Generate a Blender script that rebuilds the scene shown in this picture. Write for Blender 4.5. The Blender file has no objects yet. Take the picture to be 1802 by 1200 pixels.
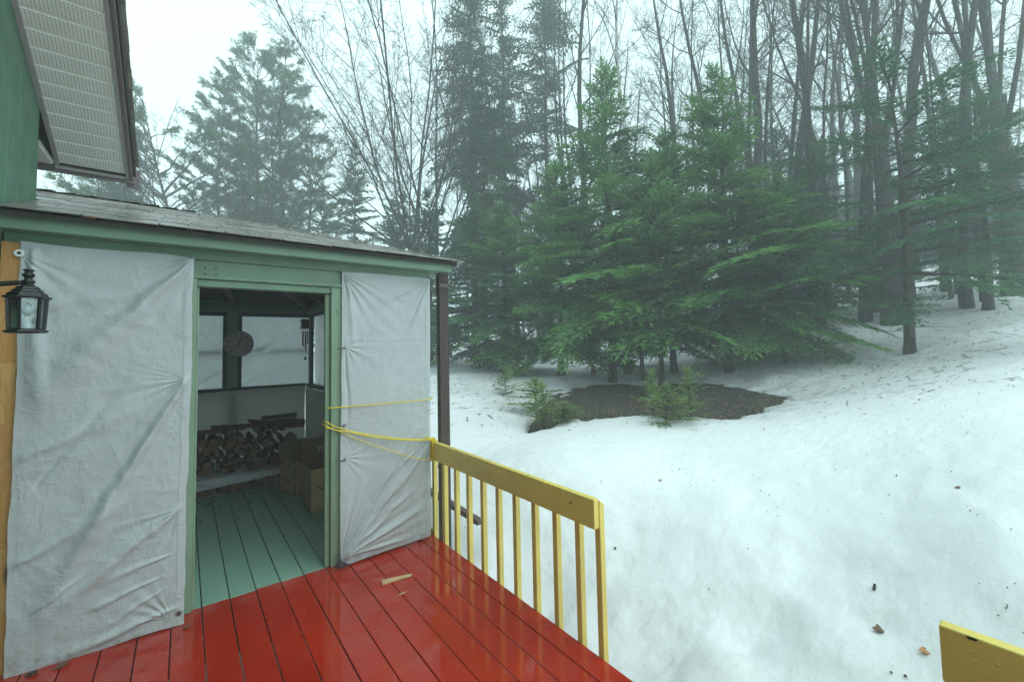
import bpy, math, random
import numpy as np
from mathutils import Matrix, Vector

sc = bpy.context.scene
COL = sc.collection
rad = math.radians

# ------------------------------------------------------------------ camera
YAW, PITCH, ROLL = rad(37.40384526), rad(3.04350055), rad(-1.18516937)
_f = np.array([math.sin(YAW)*math.cos(PITCH), math.cos(YAW)*math.cos(PITCH), math.sin(PITCH)])
_r = np.array([math.cos(YAW), -math.sin(YAW), 0.0])
_u = np.cross(_r, _f)
_r2 = _r*math.cos(ROLL) + _u*math.sin(ROLL)
_u2 = -_r*math.sin(ROLL) + _u*math.cos(ROLL)
cam_d = bpy.data.cameras.new('camera')
cam_d.sensor_width = 36.0
cam_d.lens = 747.16*36.0/1802.0
cam_d.shift_x = (901-896.39)/1802.0
cam_d.shift_y = (568.35-600)/1802.0
cam_d.clip_start = 0.05
cam_d.clip_end = 400
cam = bpy.data.objects.new('camera', cam_d)
COL.objects.link(cam)
_m = Matrix(((_r2[0], _u2[0], -_f[0], 0), (_r2[1], _u2[1], -_f[1], 0), (_r2[2], _u2[2], -_f[2], 1.65), (0, 0, 0, 1)))
cam.matrix_world = _m
sc.camera = cam

# ------------------------------------------------------------------ sky, sun, exposure
SUN_EL, SUN_AZ = rad(50), rad(152)           # azimuth clockwise from +Y
w = bpy.data.worlds.new('World')
sc.world = w
w.use_nodes = True
nt = w.node_tree
nt.nodes.clear()
n_out = nt.nodes.new('ShaderNodeOutputWorld')
n_sky = nt.nodes.new('ShaderNodeTexSky')
n_sky.sky_type = 'NISHITA'
n_sky.sun_disc = False
n_sky.sun_elevation = SUN_EL
n_sky.sun_rotation = SUN_AZ
n_sky.dust_density = 4.0
n_bg1 = nt.nodes.new('ShaderNodeBackground')
n_bg1.inputs['Strength'].default_value = 0.06
nt.links.new(n_sky.outputs[0], n_bg1.inputs['Color'])
# a closed cloud deck: a little brighter overhead than at the horizon, soft blotches
n_tc = nt.nodes.new('ShaderNodeTexCoord')
n_sep = nt.nodes.new('ShaderNodeSeparateXYZ')
nt.links.new(n_tc.outputs['Generated'], n_sep.inputs[0])
n_map = nt.nodes.new('ShaderNodeMapRange')
n_map.inputs['From Min'].default_value = -0.05
n_map.inputs['From Max'].default_value = 1.0
n_map.inputs['To Min'].default_value = 0.92
n_map.inputs['To Max'].default_value = 1.10
nt.links.new(n_sep.outputs['Z'], n_map.inputs['Value'])
n_no = nt.nodes.new('ShaderNodeTexNoise')
n_no.inputs['Scale'].default_value = 1.6
n_no.inputs['Detail'].default_value = 4
nt.links.new(n_tc.outputs['Generated'], n_no.inputs['Vector'])
n_m2 = nt.nodes.new('ShaderNodeMapRange')
n_m2.inputs['From Min'].default_value = 0.3
n_m2.inputs['From Max'].default_value = 0.7
n_m2.inputs['To Min'].default_value = 0.95
n_m2.inputs['To Max'].default_value = 1.05
nt.links.new(n_no.outputs[0], n_m2.inputs['Value'])
n_mul = nt.nodes.new('ShaderNodeMath')
n_mul.operation = 'MULTIPLY'
nt.links.new(n_map.outputs[0], n_mul.inputs[0])
nt.links.new(n_m2.outputs[0], n_mul.inputs[1])
n_bg2 = nt.nodes.new('ShaderNodeBackground')
n_bg2.inputs['Color'].default_value = (0.70, 0.93, 0.955, 1)
nt.links.new(n_mul.outputs[0], n_bg2.inputs['Strength'])
n_mix = nt.nodes.new('ShaderNodeMixShader')
n_mix.inputs[0].default_value = 0.92
nt.links.new(n_bg1.outputs[0], n_mix.inputs[1])
nt.links.new(n_bg2.outputs[0], n_mix.inputs[2])
nt.links.new(n_mix.outputs[0], n_out.inputs['Surface'])

sun_d = bpy.data.lights.new('sun', 'SUN')
sun_d.energy = 1.3
sun_d.angle = rad(70)
sun_d.color = (0.88, 0.99, 0.99)
sun = bpy.data.objects.new('sun', sun_d)
COL.objects.link(sun)
_sd = Vector((math.sin(SUN_AZ)*math.cos(SUN_EL), math.cos(SUN_AZ)*math.cos(SUN_EL), math.sin(SUN_EL)))
sun.rotation_euler = _sd.to_track_quat('Z', 'Y').to_euler()
sun.location = (10, 0, 30)

sc.view_settings.view_transform = 'Standard'
sc.view_settings.look = 'None'
sc.view_settings.gamma = 1.0
sc.view_settings.exposure = 0.68
sc.view_settings.use_curve_mapping = False
sc.render.engine = 'CYCLES'
sc.cycles.use_denoising = True
sc.cycles.max_bounces = 8
sc.cycles.diffuse_bounces = 4
sc.cycles.glossy_bounces = 3
sc.cycles.transmission_bounces = 6
sc.cycles.transparent_max_bounces = 8
sc.cycles.volume_bounces = 2

# ------------------------------------------------------------------ helpers
ORG = {}

def link(o):
    COL.objects.link(o)
    return o

def tag(o, label=None, cat=None, group=None, kind=None):
    if label: o['label'] = label
    if cat: o['category'] = cat
    if group: o['group'] = group
    if kind: o['kind'] = kind
    return o

def thing(name, label, cat, loc=(0, 0, 0), group=None):
    o = bpy.data.objects.new(name, None)
    o.empty_display_size = 0.1
    o.location = loc
    ORG[o.name] = np.array(loc, float)
    return link(tag(o, label, cat, group))

def np_mesh(name, V, faces, mats=(), midx=None, smooth=False, attrs=None):
    """V (n,3); faces: list of arrays each (k, nsides)"""
    me = bpy.data.meshes.new(name)
    V = np.asarray(V, np.float32)
    me.vertices.add(len(V))
    me.vertices.foreach_set('co', V.ravel())
    loops = np.concatenate([f.ravel() for f in faces]).astype(np.int32)
    sizes = np.concatenate([np.full(len(f), f.shape[1], np.int32) for f in faces])
    starts = np.concatenate([[0], np.cumsum(sizes)[:-1]]).astype(np.int32)
    me.loops.add(len(loops))
    me.loops.foreach_set('vertex_index', loops)
    me.polygons.add(len(sizes))
    me.polygons.foreach_set('loop_start', starts)
    me.polygons.foreach_set('loop_total', sizes)
    if midx is not None:
        me.polygons.foreach_set('material_index', np.asarray(midx, np.int32))
    for k, a in (attrs or {}).items():
        at = me.attributes.new(k, 'FLOAT', 'POINT')
        at.data.foreach_set('value', np.asarray(a, np.float32))
    for m in mats: me.materials.append(m)
    me.update(calc_edges=True)
    me.validate()
    if smooth:
        me.polygons.foreach_set('use_smooth', np.ones(len(sizes), bool))
    return me

class MB:
    def __init__(s):
        s.v, s.f, s.mi = [], [], []

    def add(s, vs, fs, mi=0):
        b = len(s.v)
        s.v += [tuple(map(float, p)) for p in vs]
        s.f += [tuple(b+i for i in f) for f in fs]
        s.mi += [mi]*len(fs)
        return s

    def box(s, x0, y0, z0, x1, y1, z1, mi=0):
        return s.hexa([(x0, y0, z0), (x1, y0, z0), (x1, y1, z0), (x0, y1, z0), (x0, y0, z1), (x1, y0, z1), (x1, y1, z1), (x0, y1, z1)], mi)

    def hexa(s, p, mi=0):
        return s.add(p, [(0, 3, 2, 1), (4, 5, 6, 7), (0, 1, 5, 4), (1, 2, 6, 5), (2, 3, 7, 6), (3, 0, 4, 7)], mi)

    def bar(s, a, b, w, h, up=(0, 0, 1), mi=0):
        a, b = np.array(a, float), np.array(b, float)
        d = (b-a)/np.linalg.norm(b-a)
        r = np.cross(d, up); r /= np.linalg.norm(r)
        u = np.cross(r, d)
        r, u = r*w/2, u*h/2
        return s.hexa([a-r-u, a+r-u, a+r+u, a-r+u, b-r-u, b+r-u, b+r+u, b-r+u], mi)

    def tube(s, P, R, n=8, mi=0, cap=True):
        P = np.asarray(P, float)
        R = np.broadcast_to(np.asarray(R, float), (len(P),))
        T = np.gradient(P, axis=0)
        T /= np.linalg.norm(T, axis=1)[:, None]+1e-12
        ref = np.array([0, 0, 1.0]) if abs(T[0][2]) < .9 else np.array([1.0, 0, 0])
        vs = []
        for i in range(len(P)):
            x = np.cross(T[i], ref); x /= np.linalg.norm(x)+1e-12
            y = np.cross(T[i], x)
            for k in range(n):
                a = 2*math.pi*k/n
                vs.append(P[i]+R[i]*(math.cos(a)*x+math.sin(a)*y))
        fs = []
        for i in range(len(P)-1):
            for k in range(n):
                k2 = (k+1) % n
                fs.append((i*n+k, i*n+k2, (i+1)*n+k2, (i+1)*n+k))
        if cap:
            fs.append(tuple(range(n-1, -1, -1)))
            fs.append(tuple((len(P)-1)*n+k for k in range(n)))
        return s.add(vs, fs, mi)

    def lathe(s, prof, n, c=(0, 0, 0), rot=0.0, mi=0):
        vs = []
        for r, z in prof:
            for k in range(n):
                a = rot+2*math.pi*k/n
                vs.append((c[0]+r*math.cos(a), c[1]+r*math.sin(a), c[2]+z))
        fs = []
        for i in range(len(prof)-1):
            for k in range(n):
                k2 = (k+1) % n
                fs.append((i*n+k, i*n+k2, (i+1)*n+k2, (i+1)*n+k))
        fs.append(tuple(range(n-1, -1, -1)))
        fs.append(tuple((len(prof)-1)*n+k for k in range(n)))
        return s.add(vs, fs, mi)

    def build(s, name, mats, parent=None, bevel=0, smooth=False, loc=None):
        o0 = ORG[parent.name] if parent is not None else np.array(loc if loc is not None else (0, 0, 0), float)
        me = bpy.data.meshes.new(name)
        me.from_pydata([tuple(np.array(p)-o0) for p in s.v], [], s.f)
        mats = mats if isinstance(mats, (list, tuple)) else [mats]
        for m in mats: me.materials.append(m)
        me.polygons.foreach_set('material_index', s.mi)
        if smooth: me.polygons.foreach_set('use_smooth', [True]*len(s.f))
        me.update()
        o = bpy.data.objects.new(name, me)
        link(o)
        if parent is not None:
            o.parent = parent
        else:
            o.location = tuple(o0)
        ORG[o.name] = o0
        if bevel:
            b = o.modifiers.new('bevel', 'BEVEL')
            b.width = bevel; b.segments = 2; b.limit_method = 'ANGLE'; b.angle_limit = rad(40)
        return o

def place(me, name, parent, loc=(0, 0, 0), rot=(0, 0, 0), scale=(1, 1, 1), bevel=0):
    o = bpy.data.objects.new(name, me)
    o.location = loc; o.rotation_euler = rot; o.scale = scale
    if parent is not None: o.parent = parent
    link(o)
    if bevel:
        b = o.modifiers.new('bevel', 'BEVEL')
        b.width = bevel; b.segments = 2; b.limit_method = 'ANGLE'
    return o

def letters(name, body, size, mat, parent, loc, rot, center=True):
    fc = bpy.data.curves.new(name, 'FONT'); fc.body = body; fc.size = size
    if center: fc.align_x = 'CENTER'; fc.align_y = 'CENTER'
    fo = bpy.data.objects.new(name, fc); link(fo)
    bpy.context.view_layer.update()
    me = bpy.data.meshes.new_from_object(fo.evaluated_get(bpy.context.evaluated_depsgraph_get()))
    bpy.data.objects.remove(fo); bpy.data.curves.remove(fc)
    me.name = name; me.materials.clear(); me.materials.append(mat)
    return place(me, name, parent, loc, rot)

def dup(root, kids, loc, rotz=0, s=1.0, label=None, cat=None, group=None, sxy=None):
    r = root.copy(); link(r)
    r.location = loc; r.rotation_euler = (0, 0, rotz)
    r.scale = (sxy or s, sxy or s, s)
    if label: r['label'] = label
    if cat: r['category'] = cat
    if group: r['group'] = group
    for k in kids:
        c = k.copy(); link(c); c.parent = r
    return r

# ------------------------------------------------------------------ materials
class NT:
    def __init__(s, name):
        s.m = bpy.data.materials.new(name); s.m.use_nodes = True
        s.t = s.m.node_tree; s.t.nodes.clear()
        s.out = s.n('ShaderNodeOutputMaterial')
        s.tc = s.n('ShaderNodeTexCoord')

    def n(s, typ, **kw):
        nd = s.t.nodes.new(typ)
        for k, v in kw.items(): setattr(nd, k, v)
        return nd

    def l(s, a, b): s.t.links.new(a, b)

    def setv(s, sock, v):
        if hasattr(v, 'is_linked') or hasattr(v, 'links'): s.l(v, sock)
        elif isinstance(v, tuple) and len(v) == 3 and sock.type == 'RGBA': sock.default_value = (*v, 1)
        else: sock.default_value = v

    def mapping(s, scale=(1, 1, 1), rot=(0, 0, 0), src=None, coord='Object'):
        m = s.n('ShaderNodeMapping')
        s.l(src or s.tc.outputs[coord], m.inputs[0])
        m.inputs['Scale'].default_value = scale
        m.inputs['Rotation'].default_value = rot
        return m.outputs[0]

    def noise(s, vec, scale=5, detail=4, rough=.55, dist=0, out=0):
        nd = s.n('ShaderNodeTexNoise')
        s.l(vec, nd.inputs['Vector'])
        nd.inputs['Scale'].default_value = scale; nd.inputs['Detail'].default_value = detail
        nd.inputs['Roughness'].default_value = rough; nd.inputs['Distortion'].default_value = dist
        return nd.outputs[out]

    def ramp(s, fac, a, b, lo=0., hi=1.):
        nd = s.n('ShaderNodeMapRange')
        s.l(fac, nd.inputs['Value'])
        for k, v in (('From Min', a), ('From Max', b), ('To Min', lo), ('To Max', hi)): nd.inputs[k].default_value = v
        return nd.outputs[0]

    def mix(s, fac, a, b, mode='MIX'):
        nd = s.n('ShaderNodeMix', data_type='RGBA', blend_type=mode)
        s.setv(nd.inputs['Factor'], fac); s.setv(nd.inputs[6], a); s.setv(nd.inputs[7], b)
        return nd.outputs[2]

    def math(s, op, a, b=0.0, c=None):
        nd = s.n('ShaderNodeMath', operation=op)
        s.setv(nd.inputs[0], a); s.setv(nd.inputs[1], b)
        if c is not None: s.setv(nd.inputs[2], c)
        return nd.outputs[0]

    def bump(s, h, strength=.3, dist=.01, nrm=None):
        nd = s.n('ShaderNodeBump')
        nd.inputs['Strength'].default_value = strength; nd.inputs['Distance'].default_value = dist
        s.l(h, nd.inputs['Height'])
        if nrm is not None: s.l(nrm, nd.inputs['Normal'])
        return nd.outputs[0]

    def bsdf(s, **kw):
        nd = s.n('ShaderNodeBsdfPrincipled')
        nd.inputs['Coat IOR'].default_value = 1.36
        names = dict(color='Base Color', rough='Roughness', metal='Metallic', spec='Specular IOR Level', normal='Normal', coat='Coat Weight', coatr='Coat Roughness', trans='Transmission Weight', sss='Subsurface Weight', alpha='Alpha', coatn='Coat Normal')
        for k, v in kw.items(): s.setv(nd.inputs[names[k]], v)
        return nd.outputs[0]

    def done(s, sh):
        s.l(sh, s.out.inputs['Surface'])
        return s.m

def attr(t, name):
    a = t.n('ShaderNodeAttribute'); a.attribute_name = name
    return a.outputs['Fac']

def paint(name, col, dark=None, rough=.5, grain=(60, 60, 4), wear=.0, wearcol=(.35, .28, .2), spec=.5, bump=.25, wet=False):
    t = NT(name)
    v = t.mapping()
    big = t.noise(v, 2.2, 5)
    dark = dark or tuple(c*.78 for c in col)
    c = t.mix(t.ramp(big, .35, .7), dark, col)
    g = t.noise(t.mapping(grain), 1.0, 5, .6)
    c = t.mix(t.ramp(g, .3, .75, 0, .25), c, tuple(c_*.6 for c_ in col))
    if wear:
        wn = t.noise(t.mapping(tuple(x*.35 for x in grain)), 1.0, 6, .7)
        c = t.mix(t.ramp(wn, .69-wear*.1, .72-wear*.1), c, wearcol)
    sp = t.noise(v, 95, 2)
    c = t.mix(t.ramp(sp, .70, .76, 0, .5), c, tuple(x*.25 for x in col))
    r = t.ramp(t.noise(v, 6, 3), .3, .7, rough*.75, rough*1.2)
    nb = t.bump(g, bump, .004)
    if wet:
        vd = t.n('ShaderNodeTexVoronoi'); t.l(t.mapping((1, 1, 1)), vd.inputs['Vector']); vd.inputs['Scale'].default_value = 42
        vd.inputs['Randomness'].default_value = 1
        drops = t.ramp(vd.outputs['Distance'], .10, .24, 1, 0)
        gate = t.ramp(t.noise(v, 9, 2), .5, .62)
        nb = t.bump(t.math('MULTIPLY', drops, gate), .9, .004, nb)
    return t.done(t.bsdf(color=c, rough=r, spec=spec, normal=nb))

def plain(name, col, rough=.6, var=.25, scale=12, metal=0., bump=.15, spec=.5):
    t = NT(name); v = t.mapping()
    n = t.noise(v, scale, 5)
    c = t.mix(t.ramp(n, .3, .7), tuple(x*(1-var) for x in col), tuple(min(1, x*(1+var*.6)) for x in col))
    return t.done(t.bsdf(color=c, rough=rough, metal=metal, spec=spec, normal=t.bump(t.noise(v, scale*6, 3), bump, .003)))

def deck_paint(name, c1, c2, wet):
    t = NT(name)
    ob = t.n('ShaderNodeObjectInfo')
    v = t.mapping(coord='Generated')
    # texture space follows the deck itself, shifted per plank
    geo = t.n('ShaderNodeNewGeometry')
    pos = geo.outputs['Position']
    pv = t.mapping((1, 1, 1), src=pos)
    big = t.noise(pv, 1.6, 5, .6)
    c = t.mix(t.ramp(big, .3, .7), c1, c2)
    c = t.mix(t.math('MULTIPLY', ob.outputs['Random'], .35), c, tuple(x*.72 for x in c1))
    g = t.noise(t.mapping((70, 3.5, 30), src=pos), 1.0, 6, .65)
    c = t.mix(t.ramp(g, .55, .8, 0, .3), c, tuple(x*.5 for x in c1))
    fade = t.noise(t.mapping((3.2, 1.1, 1), src=pos), 2.0, 6, .7)
    c = t.mix(t.ramp(fade, .52, .74, 0, .28), c, tuple(min(1, x*1.25+.012) for x in c2))
    spk = t.noise(pv, 120, 2, .6)
    c = t.mix(t.ramp(spk, .70, .75, 0, .8), c, (.02, .015, .012))
    if wet:
        pud = t.noise(t.mapping((1.3, .8, 1), src=pos), 2.6, 5, .62, 1.2)
        pm = t.ramp(pud, .40, .56)
        r = t.ramp(pm, 0, 1, .30, .05)
        h1 = t.noise(t.mapping((9, 3, 1), src=pos), 1.3, 4, .6, .8)
        nb = t.bump(g, .035, .002)
        nb = t.bump(h1, .10, .006, nb)
        cb = t.bump(t.noise(t.mapping((7, 2.2, 1), src=pos), 1.1, 3, .5, .6), .14, .008)
        edge = t.bump(pm, .2, .003, nb)
        return t.done(t.bsdf(color=c, rough=r, spec=.3, normal=edge, coat=t.ramp(pm, 0, 1, .30, 1.0), coatr=t.ramp(pm, 0, 1, .10, .015), coatn=cb))
    worn = t.noise(t.mapping((8, 3, 1), src=pos), 1.5, 7, .75)
    scuff = t.noise(t.mapping((28, 28, 1), src=pos), 1.0, 6, .8)
    c = t.mix(t.ramp(scuff, .64, .72, 0, .7), c, tuple(x*.3 for x in c1))
    c = t.mix(t.ramp(worn, .60, .72, 0, .5), c, tuple(x*.55 for x in c1))
    return t.done(t.bsdf(color=c, rough=.38, spec=.5, normal=t.bump(g, .25, .003)))

GREEN = paint('green_trim_paint', (.185, .315, .215), rough=.42, grain=(8, 60, 60), wear=.25)
GREENV = paint('green_post_paint', (.25, .375, .255), rough=.42, grain=(60, 60, 6), wear=.4)
SIDING = paint('green_siding_paint', (.125, .26, .175), rough=.55, grain=(60, 40, 3), wear=.05)
YELLOW = paint('yellow_paint', (.94, .75, .19), rough=.32, grain=(60, 5, 60), wear=.0, bump=.25, wet=True)
YELLOWV = paint('yellow_baluster_paint', (.94, .75, .195), rough=.4, grain=(60, 60, 6), wear=.06, bump=.3)
RED = deck_paint('wet_red_deck_paint', (.34, .013, .002), (.46, .025, .004), True)
SAGE = deck_paint('sage_green_floor_paint', (.20, .365, .275), (.25, .42, .32), False)
DARKFRAME = plain('dark_window_frame', (.012, .022, .022), .5)
DARKWOOD = plain('dim_rafter_wood', (.16, .15, .13), .8)
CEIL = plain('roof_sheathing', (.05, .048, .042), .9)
BROWN = plain('brown_aluminium', (.11, .085, .08), .38, .18, 5, 0, .05)
BROWN2 = plain('purplish_brown_fascia', (.17, .135, .135), .42, .15, 4, 0, .04)
GREYTRIM = plain('grey_soffit_trim', (.36, .33, .34), .45, .1)
ROOFDARK = plain('dark_roofing', (.035, .035, .035), .8)
BLACK = plain('black_cast_metal', (.003, .004, .0045), .35, .3, 40, 0, .25)
STEEL = plain('zinc_screw', (.25, .26, .26), .4, .2, 20, .8, .05)
PLASTICW = plain('white_plastic_washer', (.75, .78, .76), .4, .05)
CARD = plain('corrugated_cardboard', (.52, .34, .18), .8, .12, 6, 0, .05)
CARDIN = plain('cardboard_inside', (.20, .13, .075), .9, .12, 6, 0, .05)
INK = plain('black_print', (.012, .012, .012), .7, .1)
WHITEINK = plain('white_print', (.7, .7, .68), .7, .05)
TAPEG = plain('green_tape', (.01, .22, .07), .3, .2)
DIAL = plain('dial_face', (.44, .42, .38), .5, .05, 4, 0, 0)
BLUETARP = plain('blue_tarp_plastic', (.02, .42, .60), .4, .2)
REDBOX = plain('brick_red_paint', (.32, .09, .045), .6, .2)
RUSTW = plain('weathered_orange_wood', (.30, .15, .07), .8, .3)
LEAF = plain('dead_leaf', (.16, .085, .045), .7, .4, 30)
LEAFO = plain('orange_dead_leaf', (.48, .22, .075), .7, .3, 30)
HOUSEB = plain('pale_blue_house_siding', (.42, .55, .66), .7, .06)

def mat_glass():
    t = NT('lantern_glass')
    g = t.n('ShaderNodeBsdfGlossy'); g.inputs['Roughness'].default_value = .06; g.inputs['Color'].default_value = (.8, .85, .85, 1)
    tr = t.n('ShaderNodeBsdfTransparent'); tr.inputs['Color'].default_value = (.86, .90, .89, 1)
    lw = t.n('ShaderNodeLayerWeight'); lw.inputs['Blend'].default_value = .25
    f = t.ramp(t.noise(t.mapping(), 30, 3), .35, .7, .02, .2)
    fac = t.math('ADD', t.math('MULTIPLY', lw.outputs['Fresnel'], .6), f)
    mx = t.n('ShaderNodeMixShader'); t.l(fac, mx.inputs[0]); t.l(tr.outputs[0], mx.inputs[1]); t.l(g.outputs[0], mx.inputs[2])
    return t.done(mx.outputs[0])

GLASS = mat_glass()

def mat_pine():
    t = NT('fresh_pine_lumber')
    v = t.mapping()
    # finger-jointed blocks along Z: every block has a tone of its own
    sp = t.n('ShaderNodeSeparateXYZ'); t.l(v, sp.inputs[0])
    blk = t.math('FLOOR', t.math('MULTIPLY', sp.outputs['Z'], 3.1))
    wn = t.n('ShaderNodeTexWhiteNoise', noise_dimensions='1D'); t.l(blk, wn.inputs['W'])
    wob = t.noise(t.mapping((8, 8, 1.6)), 1.4, 3, .5, .6)
    rings = t.math('SINE', t.math('ADD', t.math('MULTIPLY', wob, 55), t.math('MULTIPLY', wn.outputs[0], 20)))
    c = t.mix(t.ramp(rings, -.6, 1), (.50, .26, .075), (.60, .34, .12))
    c = t.mix(t.math('MULTIPLY', wn.outputs[0], .5), c, (.42, .19, .045))
    vor = t.n('ShaderNodeTexVoronoi'); t.l(t.mapping((9, 9, 2.2)), vor.inputs['Vector']); vor.inputs['Scale'].default_value = 1.0
    c = t.mix(t.ramp(vor.outputs['Distance'], .06, .16, .85, 0), c, (.10, .04, .015))
    fr = t.math('FRACT', t.math('MULTIPLY', sp.outputs['Z'], 3.1))
    c = t.mix(t.ramp(fr, .0, .012, .5, 0), c, (.2, .09, .03))
    return t.done(t.bsdf(color=c, rough=.5, normal=t.bump(wob, .15, .003)))

PINE = mat_pine()

def mat_soffit():
    t = NT('vented_soffit_vinyl')
    v = t.mapping()
    sp = t.n('ShaderNodeSeparateXYZ'); t.l(v, sp.inputs[0])

    def cell(s, k, off=0.):
        return t.math('SUBTRACT', t.math('FRACT', t.math('ADD', t.math('MULTIPLY', s, k), off)), .5)
    a = cell(sp.outputs['X'], 58); b = cell(sp.outputs['Y'], 62)
    d = t.math('SQRT', t.math('ADD', t.math('MULTIPLY', a, a), t.math('MULTIPLY', b, b)))
    hole = t.ramp(d, .24, .34, 1, 0)
    flat = t.ramp(t.math('ABSOLUTE', sp.outputs['Y']), .043, .044, 1, 0)
    hole = t.math('MULTIPLY', hole, flat)
    dirt = t.noise(v, 5, 5)
    c = t.mix(t.ramp(dirt, .35, .75), (.88, .88, .84), (.80, .80, .75))
    c = t.mix(t.math('MULTIPLY', hole, .6), c, (.16, .16, .15))
    return t.done(t.bsdf(color=c, rough=.45, normal=t.bump(hole, -.4, .002)))

SOFFIT = mat_soffit()

def mat_shingle():
    t = NT('asphalt_shingle')
    ob = t.n('ShaderNodeObjectInfo')
    v = t.mapping()
    gr = t.noise(v, 260, 3, .7)
    c = t.mix(t.ramp(gr, .3, .7), (.20, .18, .155), (.46, .425, .38))
    c = t.mix(t.math('MULTIPLY', ob.outputs['Random'], .5), c, (.10, .095, .09))
    c = t.mix(t.ramp(t.noise(v, 9, 4), .5, .75, 0, .6), c, (.06, .055, .05))
    r = t.ramp(t.noise(v, 5, 4), .35, .65, .12, .34)
    return t.done(t.bsdf(color=c, rough=r, spec=.8, normal=t.bump(gr, .14, .002)))

SHINGLE = mat_shingle()

def mat_tarp(name, col, trans, dirty=.2):
    t = NT(name)
    v = t.mapping()
    n1 = t.noise(v, 5, 8, .62, 1.4)
    wv = t.noise(v, 3.0, 3, .5, 0, 1)
    vm = t.n('ShaderNodeVectorMath', operation='MULTIPLY_ADD')
    t.l(wv, vm.inputs[0]); vm.inputs[1].default_value = (.16, .16, .16); t.l(v, vm.inputs[2])
    hs = []
    for sca, rot in (((7, 3, 17), .5), ((15, 3, 6), -.35), ((26, 3, 30), .2)):
        m = t.mapping(sca, (0, rot, 0), src=vm.outputs[0])
        vo = t.n('ShaderNodeTexVoronoi', feature='DISTANCE_TO_EDGE'); t.l(m, vo.inputs['Vector']); vo.inputs['Scale'].default_value = 1
        hs.append(t.ramp(vo.outputs['Distance'], .0, .16, 1, 0))
    cre = t.math('ADD', t.math('ADD', hs[0], hs[1]), t.math('MULTIPLY', hs[2], .6))
    gate = t.ramp(t.noise(v, 4.5, 3), .38, .65, .1, 1)
    h = t.math('ADD', t.math('MULTIPLY', t.math('MULTIPLY', cre, gate), .45), n1)
    # the coarse scrim of the woven plastic
    sp = t.n('ShaderNodeSeparateXYZ'); t.l(v, sp.inputs[0])
    wx = t.math('SINE', t.math('MULTIPLY', sp.outputs['X'], 480)); wz = t.math('SINE', t.math('MULTIPLY', sp.outputs['Z'], 480))
    wob = t.noise(t.mapping((90, 90, 7)), 1, 3); wob2 = t.noise(t.mapping((7, 7, 90)), 1, 3)
    h = t.math('ADD', h, t.math('MULTIPLY', t.math('ADD', wob, wob2), .28))
    h = t.math('ADD', h, t.math('MULTIPLY', t.math('ADD', wx, wz), .012))
    nb = t.bump(h, .34, .008)
    c = t.mix(t.ramp(t.noise(v, 2.5, 5), .35, .7), tuple(x*.92 for x in col), col)
    stain = t.noise(t.mapping((5, 5, 2)), 1.2, 7, .7)
    c = t.mix(t.ramp(stain, .62, .80, 0, dirty), c, (.38, .33, .26))
    # grime splashed on the lowest hand's breadth
    low = t.ramp(sp.outputs['Z'], .0, .22, 1, 0)
    c = t.mix(t.math('MULTIPLY', low, t.ramp(t.noise(v, 22, 5, .7), .45, .75, 0, .8)), c, (.30, .26, .20))
    spk = t.noise(v, 55, 3, .6)
    c = t.mix(t.ramp(spk, .72, .78, 0, .5), c, (.25, .22, .18))
    p = t.bsdf(color=c, rough=.42, spec=.4, normal=nb)
    tl = t.n('ShaderNodeBsdfTranslucent'); t.l(c, tl.inputs['Color']); t.l(nb, tl.inputs['Normal'])
    mx = t.n('ShaderNodeMixShader'); mx.inputs[0].default_value = trans
    t.l(p, mx.inputs[1]); t.l(tl.outputs[0], mx.inputs[2])
    return t.done(mx.outputs[0])

TARP = mat_tarp('white_woven_tarp', (.70, .74, .76), .32)
TARPB = mat_tarp('white_tarp_backlit', (.72, .75, .75), .36)
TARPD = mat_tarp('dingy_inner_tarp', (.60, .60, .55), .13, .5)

def mat_rope():
    t = NT('yellow_poly_rope')
    v = t.mapping()
    wv = t.noise(t.mapping((160, 160, 160)), 1, 2)
    c = t.mix(t.ramp(wv, .3, .7), (.66, .50, .01), (.86, .70, .03))
    return t.done(t.bsdf(color=c, rough=.4, normal=t.bump(wv, .4, .003)))

ROPE = mat_rope()

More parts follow.
